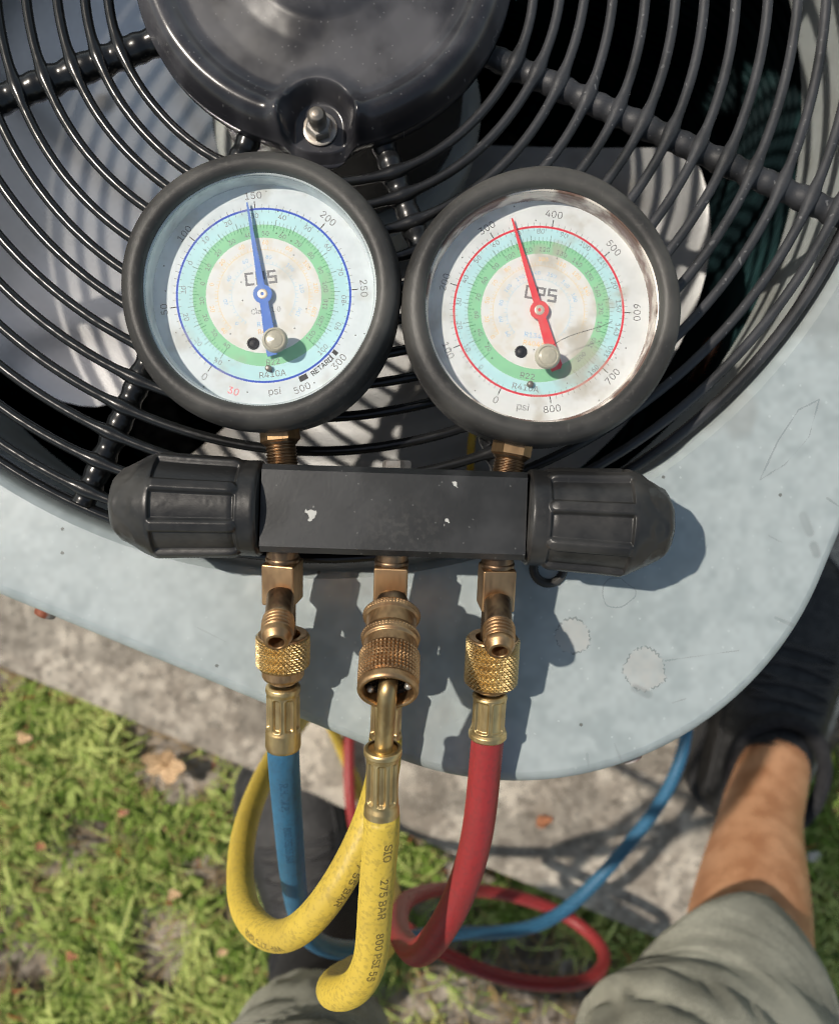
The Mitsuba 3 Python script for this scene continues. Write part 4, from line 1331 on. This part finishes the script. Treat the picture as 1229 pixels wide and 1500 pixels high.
hemR = AR + (KR - AR) * 0.57 + [-36, -14, 2]
hemL = AL + (KL - AL) * 0.58 + [6, -2, 0]
shR = sleeve([hemR, hemR + 80 * unit([-0.12, -0.38, 0.9]), KR + [-26, -14, 20], KR + (HR - KR) * 0.5 + [0, 0, 4], HR + [-8, -16, 20]], [92, 98, 102, 104, 112, 122], 0.86, seed=1, amp=7.5)
shL = sleeve([hemL, KL + [0, 5, -6], KL + (HL - KL) * 0.5 + [0, 0, 4], HL + [8, -16, 20]], [53, 64, 86, 106, 122], 1.05, seed=4, amp=7.0)
wst = hull_chain([(HR + [-26, -24, 30], 122), (HL + [26, -24, 30], 122)]) + hull_chain([(np.array([-18, -570, GZ + 940.0]), 128), (np.array([-18, -590, GZ + 1000.0]), 124)])
wm = to_mesh(m3.Manifold.batch_boolean(wst, m3.OpType.Add).refine_to_length(20))
wm.merge_vertices()
trimesh.smoothing.filter_taubin(wm, iterations=10)
add('person__shorts', cat([shR, shL, wm]), 'mat_cloth', smooth=True)


def shoe(heel, toe, z, wide=1.0):
    heel, toe = np.asarray(heel, float), np.asarray(toe, float)
    L = np.linalg.norm(toe - heel)
    d = (toe - heel) / L
    n_ = np.array([-d[1], d[0]])
    s = np.linspace(0, 1, 46)
    W = interp1d([0, 0.03, 0.1, 0.3, 0.5, 0.68, 0.8, 0.9, 0.97, 1.0], [14, 27, 36, 37, 43, 51, 50, 42, 26, 10], kind='linear')(s)
    Hh = interp1d([0, 0.03, 0.1, 0.2, 0.32, 0.42, 0.55, 0.7, 0.85, 0.95, 1.0], [55, 72, 82, 84, 86, 82, 68, 54, 45, 36, 24], kind='linear')(s)
    ker = np.ones(3) / 3
    W = np.convolve(np.r_[W[0], W, W[-1]], ker, 'valid')
    Hh = np.convolve(np.r_[Hh[0], Hh, Hh[-1]], ker, 'valid')
    W = W * wide
    q = np.linspace(0, np.pi, 34)
    V = []
    for si, w, h in zip(s, W, Hh):
        ct, sn = np.cos(q), np.sin(q)
        x = w * np.sign(ct) * np.abs(ct) ** 0.75
        zz_ = 18 + (h - 18) * sn ** 0.62
        V.append(np.stack([heel[0] + d[0] * si * L + n_[0] * x, heel[1] + d[1] * si * L + n_[1] * x, GZ + z + zz_], -1))
    V = np.array(V)
    fl = np.stack([(V[:, :, 0] - heel[0]), (V[:, :, 1] - heel[1]), V[:, :, 2] * 0 + 5], -1)
    V[..., 2] += 2.4 * (meshkit.fbm(fl / 22, 3) - 0.5) - 1.3 * np.exp(-((np.linspace(0, 1, 46)[:, None] - 0.74) / 0.012) ** 2)
    up = grid_mesh(V, closed_u=False)
    outl = np.concatenate([np.c_[s * L, W + 4.5], np.c_[s[::-1] * L, -W[::-1] - 4.5]])
    poly = Polygon(outl).buffer(2)
    so = trimesh.creation.extrude_polygon(poly.buffer(-1.5), 22, engine='earcut')
    so = cat([so, trimesh.creation.extrude_polygon(poly, 14, engine='earcut').apply_translation([0, 0, 4])])
    v = np.asarray(so.vertices)
    so.vertices = np.stack([heel[0] + d[0] * v[:, 0] + n_[0] * v[:, 1], heel[1] + d[1] * v[:, 0] + n_[1] * v[:, 1], v[:, 2] + GZ + z], -1)
    lace = []
    for k, sl in enumerate((0.47, 0.53, 0.59, 0.65)):
        i = int(sl * 45)
        row = V[i, 10:24] + [0, 0, 2.2]
        j = int((sl + 0.035) * 45)
        row2 = V[j, 10:24] + [0, 0, 2.6]
        w = np.linspace(0, 1, 14)[:, None]
        lace += [row * (1 - w) + row2 * w, row * w + row2 * (1 - w)]
    # seams and side panels as raised strips
    strip = [V[4:30, 4], V[4:30, 29], V[30:44, 8] + [0, 0, 0.6], V[30:44, 25] + [0, 0, 0.6]]
    k_ = add('person__shoe', cat([up] + [sweep(curve(q_, 40), 1.6, 8) for q_ in strip]), 'mat_shoe', smooth=50)
    add(k_ + '__sole', so, 'mat_sole', smooth=30)
    for q_ in lace:
        add(k_ + '__lace', sweep(curve(q_, 24), 2.3, 8), 'mat_lace', smooth=True)
    # collar of the shoe
    cx = heel + d * L * 0.235
    t = np.arange(60) * 2 * np.pi / 60
    wc = 37 * (0.4 + 0.6 * wide)
    col = np.stack([cx[0] + d[0] * 56 * np.cos(t) + n_[0] * wc * np.sin(t), cx[1] + d[1] * 56 * np.cos(t) + n_[1] * wc * np.sin(t), GZ + z + 88 + 6 * np.cos(t) ** 2 + 0 * t], -1)
    add(k_ + '__collar', sweep(col, 7.5, 14, closed=True), 'mat_sock', smooth=True)


shoe((338, -330), (416, -40), PAD_TOP - GZ - 3, 1.45)
shoe((-94, -560), (-160, -262), -2, 1.22)


def sock(A, K, t1, rr_):
    c = curve([A - [0, 0, 40], A + [0, 0, 5], A + (K - A) * t1 * 0.6, A + (K - A) * t1], 40)
    s = np.linspace(0, 1, 40)
    r = rr_ + 1.6 * (1 / (1 + np.exp(-(s - 0.86) / 0.02))) + 0.5 * np.sin(s * 60)
    add('person__sock', sweep(c, r, 40, capped=False), 'mat_sock', smooth=True)


sock(AR, KR, 0.07, 38.5)
sock(AL, KL, 0.5, 46.0)

# ------------------------------------------------------------------ small litter
def leaf_mesh(L, seed, curl=0.25, lobes=5):
    r_ = np.random.default_rng(seed)
    n = 64
    t = np.arange(n) * 2 * np.pi / n
    R = L * (0.55 + 0.30 * np.abs(np.cos(t * lobes / 2)) + 0.12 * r_.uniform(-1, 1) * np.sin(2 * t))
    rows_ = []
    for k in np.linspace(0.02, 1, 9):
        x, y = R * k * np.cos(t), 0.75 * R * k * np.sin(t)
        z = curl * L * (k ** 2) * (0.5 + 0.5 * np.sin(2 * t + seed)) + 0.04 * L * np.cos(t * lobes)
        rows_.append(np.stack([x, y, z], -1))
    return grid_mesh(np.array(rows_))


def litter(key, px, py, h, mesh, matk, label, cat_, smooth=True, group=None):
    m_ = to_mesh(mesh).copy()
    m_.vertices = np.asarray(m_.vertices) + P(px, py, h)
    tag(add(key, m_, matk, smooth=smooth), label, cat_, group)


litter('dry_leaf', 241, 1121, GZ + 26, leaf_mesh(29, 3, 0.3, 5), 'mat_leaf_dry', 'large curled tan dry leaf lying on the grass at the slab edge', 'leaf')
litter('dry_leaf', 796, 1201, PAD_TOP + 3, leaf_mesh(12, 5, 0.5, 3), 'mat_leaf_orange', 'small orange red dry leaf lying on the concrete slab', 'leaf')
peb = ball(9, 3, scale=(1, 0.8, 0.6))
peb.vertices *= (0.85 + 0.3 * meshkit.noise(np.asarray(peb.vertices) / 5))[:, None]
litter('pebble', 1192, 1256, GZ + 4, peb, 'mat_pebble', 'small pale pebble in the grass right of the bare leg', 'stone')
for i, (px_, py_, s_, lb) in enumerate([(35, 1080, 11, 'small tan leaf scrap in the lawn beside the left end of the slab'), (105, 1400, 9, 'rusty brown leaf scrap low in the lawn, near the bottom left corner'),
                                       (255, 1310, 10, 'tan leaf scrap in the grass straight below the large dry leaf'), (60, 1240, 8, 'small rusty leaf scrap at the far left, halfway down the lawn'),
                                       (325, 1395, 8, 'tan leaf scrap in the grass next to the left leg of the shorts'), (180, 1190, 8, 'small rusty leaf scrap in the grass just left below the large dry leaf')]):
    m_ = leaf_mesh(s_, 11 + i, 0.4, 3)
    litter('brown_leaf', px_, py_, GZ + 24, m_, 'mat_leaf_orange' if i % 2 else 'mat_leaf_dry', lb, 'leaf', group='brown leaf scraps in the lawn')
